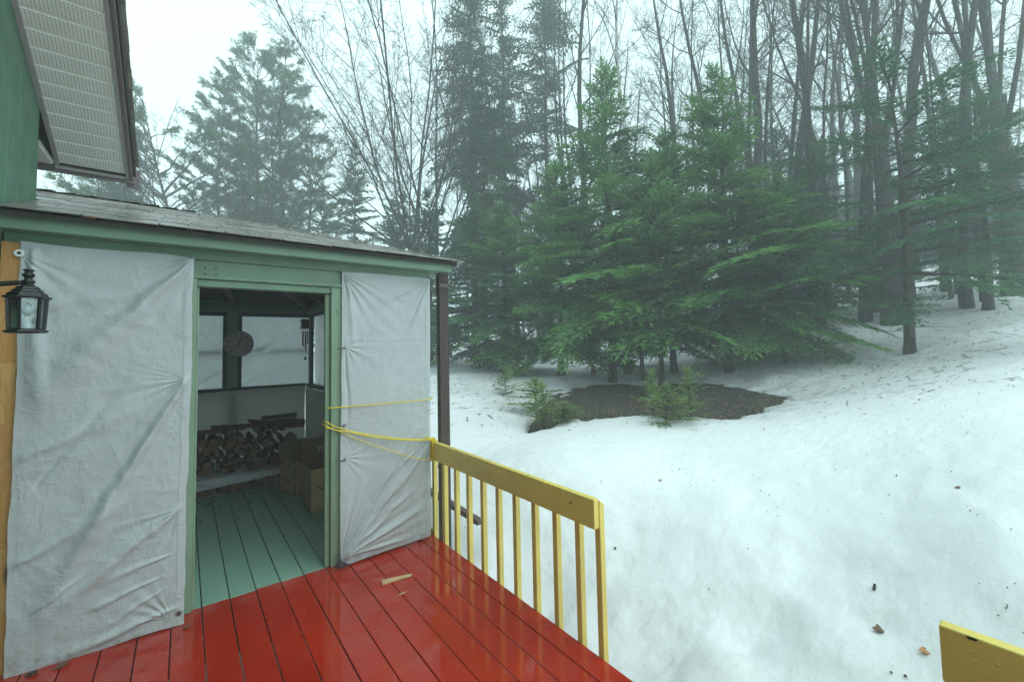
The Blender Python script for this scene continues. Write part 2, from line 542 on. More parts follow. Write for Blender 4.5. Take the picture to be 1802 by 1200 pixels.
def mat_snow():
    t = NT('old_wet_snow')
    geo = t.n('ShaderNodeNewGeometry'); pos = geo.outputs['Position']
    pv = t.mapping(src=pos)
    lit = attr(t, 'litter'); grime_amt = attr(t, 'grime')
    big = t.noise(pv, .55, 6, .6)
    c = t.mix(t.ramp(big, .35, .68), (.775, .785, .79), (.84, .85, .855))
    # thawed grey granules and needle litter
    st = t.noise(t.mapping((1.5, 5.5, 2), (0, 0, .5), src=pos), 1.2, 6, .66)
    c = t.mix(t.ramp(st, .56, .76, 0, .22), c, (.62, .62, .60))
    gr = t.noise(t.mapping((2.0, 3.4, 2), (0, 0, .9), src=pos), 9, 7, .74)
    gm = t.ramp(gr, .50, .66)
    c = t.mix(t.math('MULTIPLY', gm, t.math('MULTIPLY', lit, .88)), c, (.085, .075, .058))
    c = t.mix(t.math('MULTIPLY', lit, .48), c, (.22, .21, .18))
    c = t.mix(t.ramp(lit, .62, .95, 0, .9), c, t.mix(gm, (.030, .024, .017), (.10, .085, .06)))
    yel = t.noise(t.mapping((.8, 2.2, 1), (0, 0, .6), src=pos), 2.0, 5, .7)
    c = t.mix(t.math('MULTIPLY', grime_amt, t.ramp(yel, .42, .70, 0, .5)), c, (.58, .585, .55))  # dirty grey patches on the low snow near the deck
    sp = t.noise(pv, 46, 3, .6)
    gate = t.ramp(t.noise(pv, 1.3, 3), .45, .65, .15, 1)
    c = t.mix(t.math('MULTIPLY', t.ramp(sp, .74, .77), gate), c, (.06, .05, .04))
    h = t.math('ADD', t.math('MULTIPLY', t.noise(t.mapping((1, 1.7, 1), (0, 0, .7), src=pos), 3.2, 7, .55, .2), 1.0), t.math('MULTIPLY', t.noise(pv, 22, 6, .75), .34))
    vo = t.n('ShaderNodeTexVoronoi', feature='SMOOTH_F1'); t.l(t.mapping((1, 1.35, 1), (0, 0, .5), src=pos), vo.inputs['Vector']); vo.inputs['Scale'].default_value = 8.5; vo.inputs['Smoothness'].default_value = .6
    h = t.math('ADD', h, t.math('MULTIPLY', vo.outputs['Distance'], t.ramp(t.noise(pv, 1.1, 3), .4, .65, .1, .55)))
    nb = t.bump(h, .6, .032)
    return t.done(t.bsdf(color=c, rough=.55, spec=.3, normal=nb, sss=0.0))

SNOW = mat_snow()

def mat_soil():
    t = NT('needle_covered_soil')
    geo = t.n('ShaderNodeNewGeometry'); pos = geo.outputs['Position']
    pv = t.mapping(src=pos)
    n1 = t.noise(pv, 14, 7, .72); n2 = t.noise(pv, 1.3, 4, .6)
    c = t.mix(t.ramp(n1, .3, .7), (.012, .010, .008), (.060, .048, .034))
    lv = t.n('ShaderNodeTexVoronoi'); t.l(pv, lv.inputs['Vector']); lv.inputs['Scale'].default_value = 16
    lw_ = t.n('ShaderNodeSeparateColor'); t.l(lv.outputs['Color'], lw_.inputs[0])
    c = t.mix(t.math('MULTIPLY', t.ramp(lw_.outputs[0], .80, .82), t.ramp(lv.outputs['Distance'], .42, .30)), c, (.20, .125, .062))
    g = t.math('MULTIPLY', t.ramp(n2, .48, .62), attr(t, 'grass'))
    c = t.mix(g, c, (.055, .075, .026))
    return t.done(t.bsdf(color=c, rough=.9, normal=t.bump(n1, .8, .03)))

SOIL = mat_soil()

def mat_bark(name, c1, c2, lichen=.0, sc_=(9, 9, 2.2)):
    t = NT(name)
    v = t.mapping(sc_)
    vo = t.n('ShaderNodeTexVoronoi', feature='DISTANCE_TO_EDGE'); t.l(t.mapping(tuple(x*1.6 for x in sc_)), vo.inputs['Vector']); vo.inputs['Scale'].default_value = 1
    n = t.noise(v, 1.6, 6, .65)
    c = t.mix(t.ramp(n, .3, .7), c1, c2)
    c = t.mix(t.ramp(vo.outputs['Distance'], 0, .12, .55, 0), c, tuple(x*.4 for x in c1))
    if lichen:
        c = t.mix(t.ramp(t.noise(t.mapping((2, 2, 1)), 2.1, 5, .7), .55, .72, 0, lichen), c, (.19, .23, .16))
    return t.done(t.bsdf(color=c, rough=.85, spec=.3, normal=t.bump(t.math('ADD', t.ramp(vo.outputs['Distance'], 0, .15), n), .8, .03)))

BARK = mat_bark('grey_brown_bark', (.026, .026, .021), (.066, .063, .050), .6)
BARKD = mat_bark('dark_conifer_bark', (.035, .028, .023), (.085, .068, .055), .25)
TWIG = mat_bark('bare_twig_bark', (.040, .035, .030), (.080, .068, .058), 0, (4, 4, 4))
BIRCH = mat_bark('white_birch_bark', (.45, .44, .41), (.66, .65, .62), 0, (3, 3, 9))

def mat_needles(name, base, tip, trans=.18):
    t = NT(name)
    a = attr(t, 'tint')
    ob = t.n('ShaderNodeObjectInfo')
    geo = t.n('ShaderNodeNewGeometry')
    n = t.noise(t.mapping(src=geo.outputs['Position']), .9, 4, .6)
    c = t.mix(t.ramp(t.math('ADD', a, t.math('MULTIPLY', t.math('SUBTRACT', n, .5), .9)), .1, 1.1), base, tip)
    p = t.bsdf(color=c, rough=.62, spec=.3)
    tl = t.n('ShaderNodeBsdfTranslucent'); t.l(c, tl.inputs['Color'])
    mx = t.n('ShaderNodeMixShader'); mx.inputs[0].default_value = trans
    t.l(p, mx.inputs[1]); t.l(tl.outputs[0], mx.inputs[2])
    return t.done(mx.outputs[0])

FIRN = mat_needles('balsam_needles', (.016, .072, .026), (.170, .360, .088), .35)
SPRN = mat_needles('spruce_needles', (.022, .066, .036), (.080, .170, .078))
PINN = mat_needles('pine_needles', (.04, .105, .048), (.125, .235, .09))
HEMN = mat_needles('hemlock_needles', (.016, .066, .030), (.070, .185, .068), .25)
SAPN = mat_needles('sapling_needles', (.06, .14, .045), (.26, .35, .10))

# ------------------------------------------------------------------ terrain
CP = np.array([
    (8.94, 7.24, .78), (5.58, 4.55, .51), (6.54, 3.0, .60), (5.95, 3.3, .53), (4.33, 5.37, .35), (4.95, 4.95, .45), (7.56, 2.6, .76), (8.31, 2.21, .89),
    (9.6, 4.6, .97), (10.36, 1.73, 1.37), (13.27, 2.47, 1.97), (13.46, 3.04, 2.06), (21.99, .76, 3.51), (31.7, 4.15, 5.4), (23.1, 6.58, 3.63),
    (4.07, 1.91, .10), (3.06, 1.48, -.31), (3.87, 1.03, 0.0), (4.99, .3, .72), (6.49, .36, 1.03), (10.49, .53, 1.56), (4.63, 8.29, .74), (8.33, 12.47, 1.0),
    (7.99, 10.25, .86), (3.33, 5.81, .33), (3.2, 4.83, .22), (3.22, 3.7, .24), (2.91, 3.36, -.04), (2.75, 3.22, -.30), (2.47, 3.27, -.42), (3.74, 2.93, .18),
    (3.3, 2.6, -.16), (2.79, 2.12, -.48), (2.4, 1.8, -.54), (5.23, 1.34, .50), (3.29, .64, -.10), (3.79, .24, .30), (4.71, 2.84, .33), (9.21, 9.17, .74),
    (9.89, 5.87, .88), (2.33, 4.08, -.14), (2.13, 3.85, -.32), (2.75, 2.55, -.46), (2.2, 5.5, .0), (2.4, 7.5, .35), (2.3, 9.5, .55),
    (2.3, 1.0, -.55), (2.3, 0.0, -.50), (2.6, -1.0, -.35), (4.5, -1.5, .45), (8, -2, 1.1), (14, -4, 2.0), (24, -8, 3.4), (40, -12, 6.0),
    (5, 12, .85), (2, 18, 1.0), (7, 24, 1.5), (-3, 26, 1.0), (-12, 30, .5), (14, 15.5, 1.0), (18, 11, 1.5), (22, 15, 2.0), (30, 14, 4.2), (20, 28, 1.8), (35, 30, 4.5),
    (45, 10, 7.5), (60, 5, 9.5), (65, 40, 8.5), (40, 60, 4.5), (10, 55, 2.0), (-20, 60, .8), (-35, 35, .2), (-35, 0, -.4), (-15, -20, -.5), (5, -25, .6), (30, -32, 4.0), (65, -30, 9.0), (-35, -35, -.8), (65, 68, 8.0), (-2, 12, .3), (-10, 10, 0)
], float)

def _k(r2):
    return np.where(r2 > 1e-12, .5*r2*np.log(r2+1e-12), 0)

_n = len(CP)
_K = _k(((CP[:, None, :2]-CP[None, :, :2])**2).sum(-1))+np.eye(_n)*.02
_P = np.c_[np.ones(_n), CP[:, :2]]
_W = np.linalg.solve(np.block([[_K, _P], [_P.T, np.zeros((3, 3))]]), np.r_[CP[:, 2], 0, 0, 0])

def vnoise(x, y, seed=0):
    xi, yi = np.floor(x).astype(np.int64), np.floor(y).astype(np.int64)
    fx, fy = x-xi, y-yi
    fx, fy = fx*fx*(3-2*fx), fy*fy*(3-2*fy)

    def h(a, b):
        v = np.sin(a*127.1+b*311.7+seed*74.7)*43758.5453
        return v-np.floor(v)
    return (h(xi, yi)*(1-fx)+h(xi+1, yi)*fx)*(1-fy)+(h(xi, yi+1)*(1-fx)+h(xi+1, yi+1)*fx)*fy

def fbm(x, y, o=4, seed=0):
    s, a = 0, .5
    for i in range(o):
        s = s+a*(vnoise(x, y, seed+i*13)-.5); a *= .5; x = x*2.03+1.7; y = y*2.03+9.2
    return s

PATCH = np.array([(4.30, 5.32), (4.62, 5.10), (4.95, 4.92), (5.30, 4.66), (5.62, 4.48), (5.80, 4.05), (5.95, 3.62), (6.12, 3.28), (6.50, 3.02), (7.02, 2.80), (7.45, 2.72), (7.85, 2.80),
                  (8.2, 3.1), (8.5, 3.7), (8.9, 4.4), (9.1, 5.2), (9.0, 6.2), (8.8, 7.0), (8.2, 7.4), (7.4, 7.3), (6.4, 6.8), (5.5, 6.3), (4.8, 5.8)])

def patch_sd(x, y):
    """signed distance to the bare patch, positive inside"""
    x = np.asarray(x, float); y = np.asarray(y, float)
    d = np.full(x.shape, 1e9); ins = np.zeros(x.shape, bool)
    for i in range(len(PATCH)):
        a, b = PATCH[i], PATCH[(i+1) % len(PATCH)]
        e = b-a
        tt = np.clip(((x-a[0])*e[0]+(y-a[1])*e[1])/(e@e), 0, 1)
        d = np.minimum(d, np.hypot(x-a[0]-tt*e[0], y-a[1]-tt*e[1]))
        c = ((a[1] > y) != (b[1] > y)) & (x < (b[0]-a[0])*(y-a[1])/(b[1]-a[1]+1e-12)+a[0])
        ins ^= c
    return np.where(ins, d, -d)

def ground_raw(x, y):
    x = np.asarray(x, float).ravel(); y = np.asarray(y, float).ravel()
    out = np.empty(len(x))
    for i in range(0, len(x), 8000):
        X, Y = x[i:i+8000], y[i:i+8000]
        K = _k((X[:, None]-CP[:, 0])**2+(Y[:, None]-CP[:, 1])**2)
        out[i:i+8000] = K@_W[:_n]+_W[_n]+_W[_n+1]*X+_W[_n+2]*Y
    return out

def smooth(a, b, v):
    t = np.clip((v-a)/(b-a), 0, 1)
    return t*t*(3-2*t)

def ground(x, y, relief=True):
    x = np.asarray(x, float).ravel(); y = np.asarray(y, float).ravel()
    z = ground_raw(x, y)
    # hollow under deck, porch and house
    dx = np.maximum(0, x-1.95); dy = np.maximum(0, y-8.25)
    d = np.hypot(dx, dy)
    z = np.where(d < .45, np.minimum(z, -.5+smooth(.0, .45, d)*(z+.5)), z)
    if relief:
        r = np.hypot(x, y)
        near = smooth(7.5, 3.0, r)
        z = z+.10*fbm(x*.7, y*.7, 4, 3)+near*(.15*fbm(x*1.9+3, y*2.6, 3, 8)*.75+.055*fbm(x*6, y*6, 3, 5)+.022*fbm(x*15, y*15, 2, 6))
        for (cx, cy, a, s) in ((3.02, 1.42, -.10, .16), (3.25, 1.32, -.07, .12), (3.41, .789, -.05, .07), (2.75, 1.75, -.08, .2), (3.0, 2.0, .07, .25), (2.7, 1.5, .09, .16), (2.35, 2.9, -.12, .25), (4.67, .557, -.02, .05), (3.9, 2.1, .05, .4), (3.5, 3.3, .05, .3)):
            z = z+a*np.exp(-((x-cx)**2+(y-cy)**2)/(2*s*s))
    return z

def gz(x, y):
    return float(ground([x], [y])[0])

def axis(lo, a, b, hi, fine, grow=1.07):
    c = list(np.arange(a, b, fine)); st = fine; v = c[-1]
    while v < hi:
        st = min(st*grow, 2.2); v += st; c.append(v)
    st = fine; v = a; L = []
    while v > lo:
        st = min(st*grow, 2.2); v -= st; L.append(v)
    return np.array(L[::-1]+c)

NEAR_TREES = [(8.94, 7.24, 2.6), (8.68, 8.99, 2.2), (9.5, 4.55, 2.6), (9.05, 5.52, 2), (10.4, 3.6, 2), (10.36, 1.71, 2.6), (13.27, 2.47, 2.2), (7.99, 10.25, 1.8), (7.54, 11.8, 2), (8.9, 2.6, 1.8)]

def build_ground():
    xs = axis(-44, 1.6, 10.4, 74, .052); ys = axis(-44, -.2, 8.2, 74, .052)
    X, Y = np.meshgrid(xs, ys)
    x, y = X.ravel(), Y.ravel()
    z = ground(x, y)
    sd = patch_sd(x, y)+(.42+.30*smooth(7.2, 9.4, np.hypot(x, y)))*(fbm(x*2.3+y*1.1, y*2.3-x*1.1, 5, 21)*1.5)+.03*fbm(x*14, y*14, 2, 4)
    # a crisp snow edge where the bank drops to the soil, ragged remains further in
    far = smooth(7.3, 8.6, np.hypot(x, y))
    zz = z-(.34*(1-far)+.20*far)*smooth(-.02, .11, sd)-(.05+.10*far)*smooth(-.5-.5*far, 0, sd)
    lit = np.zeros(len(x))
    for (tx, ty, s) in NEAR_TREES:
        lit += np.exp(-((x-tx)**2+(y-ty)**2)/(2*s*s))
    lit = np.clip(lit*1.0, 0, 1)
    lit = np.clip(lit, 0, .62)
    lit = np.maximum(lit, .20*smooth(9, 15, np.hypot(x, y)))
    lit *= smooth(5.2, 8.0, np.hypot(x, y))
    soil = far*smooth(-.55, .05, sd)*smooth(10.6, 9.4, np.hypot(x, y))
    lit = np.clip(lit*smooth(-2.2, .4, sd+1.3*smooth(8.2, 9.4, np.hypot(x, y))+.8), .03, 1)
    lit = np.maximum(lit, soil*(.75+.5*fbm(x*4, y*4, 4, 77)))
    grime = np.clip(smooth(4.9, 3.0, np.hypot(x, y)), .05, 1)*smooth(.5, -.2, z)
    nx, ny = len(xs), len(ys)
    i = np.arange(nx*ny).reshape(ny, nx)
    q = np.stack([i[:-1, :-1], i[:-1, 1:], i[1:, 1:], i[1:, :-1]], -1).reshape(-1, 4)
    me = np_mesh('snow_ground', np.c_[x, y, zz], [q], [SNOW], smooth=True, attrs={'litter': lit, 'grime': grime})
    o = link(bpy.data.objects.new('snow_ground', me))
    tag(o, 'old wet snow sloping up from the deck to the trees', None, None, 'structure')
    # soil seen where the snow has melted
    xs = np.arange(3.9, 10.3, .06); ys = np.arange(1.9, 8.1, .06)
    X, Y = np.meshgrid(xs, ys); x, y = X.ravel(), Y.ravel()
    sd = patch_sd(x, y)
    z = ground(x, y)-.15+.05*fbm(x*2.5, y*2.5, 4, 31)+.03*fbm(x*9, y*9, 3, 2)-.5*smooth(-.1, -.35, sd)
    gr = smooth(.9, .0, np.abs(sd))*smooth(6.9, 5.4, x)
    nx, ny = len(xs), len(ys)
    i = np.arange(nx*ny).reshape(ny, nx)
    q = np.stack([i[:-1, :-1], i[:-1, 1:], i[1:, 1:], i[1:, :-1]], -1).reshape(-1, 4)
    me = np_mesh('bare_ground', np.c_[x, y, z], [q], [SOIL], smooth=True, attrs={'grass': gr})
    o = link(bpy.data.objects.new('bare_ground', me))
    tag(o, 'dark bare soil where the snow has melted under the firs', None, None, 'structure')

build_ground()

# ------------------------------------------------------------------ the house on the left
WX = -0.80          # house wall plane
YW = 3.488          # porch front wall plane

def build_house():
    h = thing('green_house', 'green house gable wall with white vented soffit above the porch roof', 'house', (WX, 3.0, 0))
    SL = .483

    def zsof(y): return 3.076-SL*(y-4.573)
    RIDGE = -1.6
    # siding boards of the gable wall
    y = 4.10
    rng = random.Random(3)
    while y > -4.6:
        y0 = y-.198
        def top(q): return zsof(q)+.02 if q > RIDGE else zsof(RIDGE)+.02-SL*(RIDGE-q)
        m = MB()
        x1 = WX+rng.uniform(-.0008, .0008)
        a, b = y0+.003, y-.003
        m.hexa([(WX-.03, a, -.6), (x1, a, -.6), (x1, b, -.6), (WX-.03, b, -.6), (WX-.03, a, top(a)), (x1, a, top(a)), (x1, b, top(b)), (WX-.03, b, top(b))])
        m.build('siding_board', SIDING, h, bevel=.002)
        y = y0
    m = MB()
    m.hexa([(WX-.02, -4.6, -.6), (WX-.012, -4.6, -.6), (WX-.012, 4.09, -.6), (WX-.02, 4.09, -.6), (WX-.02, -4.6, 3.4), (WX-.012, -4.6, 3.4), (WX-.012, 4.09, 3.25), (WX-.02, 4.09, 3.25)])
    m.box(-6.5, 4.06, -.6, WX-.02, 4.10, 3.25)
    m.box(-6.5, -4.6, -.6, -6.46, 4.06, 3.25)
    m.box(-6.5, -4.64, -.6, WX-.02, -4.6, 3.25)
    m.build('wall', SIDING, h)
    # corner flashing piece
    # rake soffit panels, underside of the sloping overhang
    XO = -.381
    pm = MB()
    w_, half = (XO-WX)/2, .060
    prof = [(-half, 0), (-.046, 0), (-.042, .012), (half-.018, .012), (half-.012, 0), (half, 0)]
    prof = [(-.0595, .010), (-.052, .010), (-.047, 0), (.047, 0), (.052, .010), (.0595, .010)]
    vs, fs = [], []
    for sx in (-w_, w_):
        for q, z in prof: vs.append((sx, q, z))
    for sx in (-w_, w_):
        for q, z in prof: vs.append((sx, q, .022))
    k = len(prof)
    for i in range(k-1):
        fs.append((i, i+1, k+i+1, k+i)); fs.append((2*k+i, 3*k+i, 3*k+i+1, 2*k+i+1))
    pm.add(vs, fs)
    me = bpy.data.meshes.new('soffit_panel'); me.from_pydata(pm.v, [], pm.f); me.materials.append(SOFFIT); me.update()
    ang = -math.atan(SL); stp = .120*math.cos(math.atan(SL))
    yy = 4.573-.03-stp/2
    while yy > RIDGE+.1:
        place(me, 'soffit_panel', h, (np.array((WX+w_, yy, zsof(yy)))-ORG[h.name]), (ang, 0, 0))
        yy -= stp
    # channel strip along the wall, brown rake fascia, roof slab
    def slope_box(x0, x1, d0, d1, y0, y1, mi=0):
        m = MB()
        m.hexa([(x0, y0, zsof(y0)+d0), (x1, y0, zsof(y0)+d0), (x1, y1, zsof(y1)+d0), (x0, y1, zsof(y1)+d0), (x0, y0, zsof(y0)+d1), (x1, y0, zsof(y0)+d1), (x1, y1, zsof(y1)+d1), (x0, y1, zsof(y1)+d1)])
        return m
    slope_box(WX+.002, WX+.028, -.012, -.003, RIDGE, 4.56).build('soffit_channel', GREYTRIM, h)
    slope_box(XO-.022, XO-.002, -.010, -.002, RIDGE, 4.575).build('soffit_channel', GREYTRIM, h)
    slope_box(XO, XO+.022, -.016, .15, RIDGE, 4.60).build('rake_fascia', BROWN2, h, bevel=.003)
    slope_box(XO+.0222, XO+.034, .04, .152, RIDGE, 4.61).build('drip_edge', ROOFDARK, h)
    # ragged shingle edge courses along the rake
    for i in range(46):
        y1 = 4.64-i*.135
        slope_box(-.9, XO+.052+rng.uniform(-.006, .006), .156+.004*(i % 2), .168+.004*(i % 2), y1-.15, y1).build('shingle', SHINGLE, h)
    m = slope_box(-6.7, XO+.03, .024, .155, RIDGE, 4.62)
    m.hexa([(-6.7, -8.0, zsof(RIDGE)-SL*6.4+.024), (XO+.03, -8.0, zsof(RIDGE)-SL*6.4+.024), (XO+.03, RIDGE, zsof(RIDGE)+.024), (-6.7, RIDGE, zsof(RIDGE)+.024),
            (-6.7, -8.0, zsof(RIDGE)-SL*6.4+.155), (XO+.03, -8.0, zsof(RIDGE)-SL*6.4+.155), (XO+.03, RIDGE, zsof(RIDGE)+.155), (-6.7, RIDGE, zsof(RIDGE)+.155)])
    m.build('roof', ROOFDARK, h)
    # level eave soffit round the corner, and its fascia
    for i in range(12):
        place(me, 'soffit_panel', h, (np.array((WX-.06-i*.12, 4.335, 3.078))-ORG[h.name]), (0, 0, rad(90)))
    MB().box(-6.7, 4.575, 3.035, XO+.03, 4.597, 3.20).build('eave_fascia', BROWN2, h, bevel=.003)
    m = MB(); m.box(WX-.001, 4.552, 3.058, XO-.025, 4.574, 3.078); m.build('soffit_channel', GREYTRIM, h)
    m = MB(); m.box(XO-.02, 4.598, 3.012, XO+.062, 4.62, 3.16); m.build('fascia_corner', BROWN2, h, bevel=.004)
    return h

HOUSE = build_house()

# ------------------------------------------------------------------ red deck
GAP0, PW = .113, .1528

NAIL = plain('painted_nail_head', (.07, .008, .004), .5, .3)

def build_deck():
    d = thing('red_deck', 'wet glossy red painted board deck in front of the porch', 'deck', (.5, 1.0, 0))
    rng = random.Random(5)
    k = -6
    while True:
        x0 = GAP0+PW*k; x1 = x0+PW
        if x0 > 1.70: break
        x1 = min(x1, 1.773)
        if x0 < -.83:
            k += 1; continue
        z = rng.uniform(-.0022, .0012)
        m = MB(); m.box(x0+.0028, -2.6, -.036, x1-.0028, YW+.012+rng.uniform(-.006, .004), z)
        pl = m.build('plank', RED, d, bevel=.0035)
        nm = MB()
        for j in range(3, 10):
            for fx in (.25, .75):
                px_, py_ = x0+(x1-x0)*fx+rng.uniform(-.008, .008), -2.38+j*.62+rng.uniform(-.008, .008)
                nm.tube([(px_, py_, z-.001), (px_, py_, z+.0006)], [.0042, .0038], 6)
        nm.build('nail_heads', NAIL, pl)
        k += 1
    m = MB(); m.box(1.735, -2.6, -.19, 1.7725, YW, -.042); m.build('rim_joist', RED, d)
    for i in range(10):
        m = MB(); m.box(-.8, -2.4+i*.62, -.19, 1.73, -2.36+i*.62, -.040); m.build('joist', DARKWOOD, d)
    for y in (-2, .3, 1.8, 3.3):
        m = MB(); m.box(1.62, y, -.8, 1.72, y+.1, -.195); m.build('post', DARKWOOD, d)
    s = thing('deck_step', 'red painted wooden step below the deck edge', 'step', (1.95, 1.0, -.19))
    m = MB(); m.box(1.80, .33, -.208, 1.952, 1.395, -.17); m.build('tread_board', RED, s, bevel=.004)
    m = MB(); m.box(1.958, .33, -.208, 2.108, 1.395, -.17); m.build('tread_board', RED, s, bevel=.004)
    for y in (.4, .86, 1.3):
        m = MB(); m.box(1.79, y, -.75, 2.08, y+.04, -.21); m.build('stringer', RED, s)
    return d

build_deck()

def build_railing():
    r = thing('yellow_railing', 'yellow painted railing with upright balusters along the deck edge', 'railing', (1.78, 2.5, 0))
    m = MB(); m.box(1.7345, 1.565, .668, 1.7725, 3.452, .826); m.build('rail', YELLOW, r, bevel=.005)
    ys = [3.62, 3.485, 3.296, 3.098, 2.905, 2.705, 2.508, 2.310, 2.113, 1.918, 1.732, 1.580]
    for i, y in enumerate(ys):
        m = MB(); t = .82 if i < len(ys)-1 else .815
        h = .019
        m.hexa([(1.7735, y-h, -.17), (1.8115, y-h, -.17), (1.8115, y+h, -.17), (1.7735, y+h, -.17), (1.7735, y-h, t), (1.8115, y-h, t-.028), (1.8115, y+h, t-.028), (1.7735, y+h, t)])
        m.build('baluster', YELLOWV, r, bevel=.003)
    m = MB(); m.box(1.7735, 3.50, -.03, 1.80, 3.60, .03); m.build('bottom_block', YELLOWV, r, bevel=.003)
    r2 = thing('yellow_stair_rail', 'short yellow rail end with water beads at the lower corner of the view', 'railing', (1.76, .2, 0))
    m = MB(); m.box(1.7345, -1.5, .668, 1.7725, .268, .826); m.build('rail', YELLOW, r2, bevel=.005)
    for y in (.225, .03, -.165, -.36, -.555, -.75, -.945):
        m = MB(); m.box(1.7735, y-.019, -.17, 1.8115, y+.019, .80); m.build('baluster', YELLOWV, r2, bevel=.003)
    # knots and chips in the rail face
    for (y, z, s) in ((1.735, .762, .010), (2.74, .76, .004)):
        m = MB(); m.add([(1.7335, y-s, z-s*.4), (1.7335, y+s, z-s*.2), (1.7335, y+s*.8, z+s*.9), (1.7335, y-s*.2, z+s*.3)], [(0, 1, 2, 3)])
        m.build('paint_chip', INK, r)
    m = MB(); m.add([(1.7335, .215, .823), (1.7335, .19, .823), (1.7335, .195, .816), (1.7335, .21, .815)], [(0, 1, 2, 3)]); m.build('paint_chip', INK, r2)

build_railing()

# ------------------------------------------------------------------ the porch
YB = 7.9            # back wall
XR = 1.75           # right wall

def build_porch():
    p = thing('green_porch', 'green screened porch with low shingled hip roof and an open doorway', 'porch', (.5, YW, 0))
    G = lambda name, *b, mat=GREEN, bev=.004: MB().box(*b).build(name, mat, p, bevel=bev)
    # floor planks line up with the deck boards
    k = -6; rng = random.Random(9)
    while GAP0+PW*k < XR:
        x0 = GAP0+PW*k
        if x0 > -.9:
            z = rng.uniform(-.001, .003)
            MB().box(x0+.003, YW+.016+rng.uniform(-.004, .005), -.036, min(x0+PW-.003, XR), YB, z).build('floor_plank', SAGE, p, bevel=.003)
        k += 1
    G('floor_joist', -.8, YW+.02, -.2, XR, YB, -.04, mat=DARKWOOD, bev=0)
    # door frame
    G('door_jamb', -.03, YW-.028, 0.002, .058, YW+.07, 2.135, mat=GREENV)
    G('door_jamb', .903, YW-.022, 0.002, .984, YW+.07, 2.135, mat=GREENV)
    G('door_stop', .868, YW+.012, .002, .9025, YW+.05, 2.085, mat=GREENV)
    G('door_stop', .0585, YW+.012, .002, .072, YW+.05, 2.085, mat=GREENV)
    G('door_head', .0585, YW-.012, 2.086, .9025, YW+.07, 2.134)
    G('header_trim', -.0295, YW-.034, 2.1355, .9835, YW+.06, 2.162)
    G('header_panel', -.76, YW-.012, 2.1625, XR, YW+.03, 2.262, bev=.002)
    G('beam', -.79, YW-.030, 2.2625, XR, YW+.06, 2.405, bev=.004)
    G('corner_post', 1.66, YW-.005, -.2, XR, YW+.08, 2.262, mat=GREENV)
    G('corner_trim', -.842, YW-.05, -.2, -.797, YW-.005, 2.36, mat=GREENV)
    for x in (-.40, 1.33):
        G('stud', x, YW+.02, 0, x+.04, YW+.09, 2.16, mat=DARKWOOD)
    # fascia and the underside of the eave
    G('fascia', -.86, 3.325, 2.318, 1.905, 3.350, 2.404, bev=.005)
    G('eave_board', -.86, 3.3505, 2.322, 1.88, YW-.0305, 2.338, bev=.002)
    G('fascia', 1.880, 3.3505, 2.318, 1.905, 8.06, 2.404, bev=.005)
    G('eave_board', XR+.002, 3.49, 2.322, 1.8795, 8.03, 2.338, bev=.002)
    # right and back walls: knee wall, posts, window frames
    for y in (YW+.9, 5.4, 6.45, YB-.095):
        G('wall_post', XR-.04 if y > 7 else XR-.09, y, 0, XR, y+.09, 2.26, mat=GREENV if y < 7 else DARKFRAME)
    for x in (-.75, .52, XR-.035):
        G('wall_post', x, YB-.0, 0, x+.14 if x < 1 else XR, YB+.09, 2.26, mat=GREENV if x < 1 else DARKFRAME)
    G('sill', -.75, YB-.025, 1.03, XR-.106, YB+.08, 1.085, mat=DARKFRAME)
    G('sill', XR-.105, YW+.1, 1.03, XR, YB-.03, 1.085, mat=DARKFRAME)
    G('top_plate', -.75, YB-.02, 2.26, XR, YB+.09, 2.33, mat=GREEN)
    G('frieze', -.75, YB+.02, 2.331, XR-.02, YB+.06, 2.452, mat=SIDING, bev=0)
    G('frieze', XR-.018, YW+.1, 2.331, XR-.001, YB+.06, 2.452, mat=SIDING, bev=0)
    G('frieze', -.78, YW+.0605, 2.30, XR-.02, YW+.075, 2.432, mat=SIDING, bev=0)
    G('top_plate', XR-.10, YW+.1, 2.26, XR, YB-.03, 2.33, mat=GREEN)
    for (a, b) in ((-.61, .52), (.66, XR-.036)):
        f = G('window_frame', a, YB+.01, 2.20, b, YB+.05, 2.258, mat=DARKFRAME)
        for x in (a, b-.055 if b < 1 else b-.012):
            MB().box(x, YB+.0, 1.086, min(x+.055, b), YB+.05, 2.199).build('stile', DARKFRAME, f)
    for (a, b) in ((YW+.99, 5.4), (5.49, 6.45), (6.54, YB-.09)):
        f = G('window_frame', XR-.05, a, 2.20, XR-.01, b, 2.258, mat=DARKFRAME)
        for y in (a, b-.05):
            MB().box(XR-.055, y, 1.086, XR-.01, y+.05, 2.199).build('stile', DARKFRAME, f)
    G('wall', -.84, 4.12, 0, -.80, YB+.09, 2.40, mat=SIDING)
    # roof: ridge at y 5.7, hip to the right corner
    EY, EX, EZ = 3.29, 1.935, 2.408
    AP = np.array((.07, 5.70, 3.155))
    BY = 8.11
    A = np.array((-1.6, EY, EZ)); B = np.array((EX, EY, EZ)); R0 = np.array((-1.6, 5.70, 3.165)); Bb = np.array((EX, BY, EZ)); Ab = np.array((-1.6, BY, EZ))
    m = MB()
    t = np.array((0, 0, -.03))
    A2 = np.array((-.795, EY, EZ)); k1 = np.array((-.795, 4.13, EZ+(4.13-EY)/(5.7-EY)*(3.16-EZ))); k2 = np.array((-1.6, 4.13, EZ+(4.13-EY)/(5.7-EY)*(3.165-EZ)))
    pts = [A2, B, AP, R0, k2, k1]
    m.add([q for q in pts]+[q+t for q in pts], [(0, 1, 2, 3, 4, 5), (11, 10, 9, 8, 7, 6)]+[(i, i+6, (i+1) % 6+6, (i+1) % 6) for i in range(6)])
    pts = [B, Bb, AP]
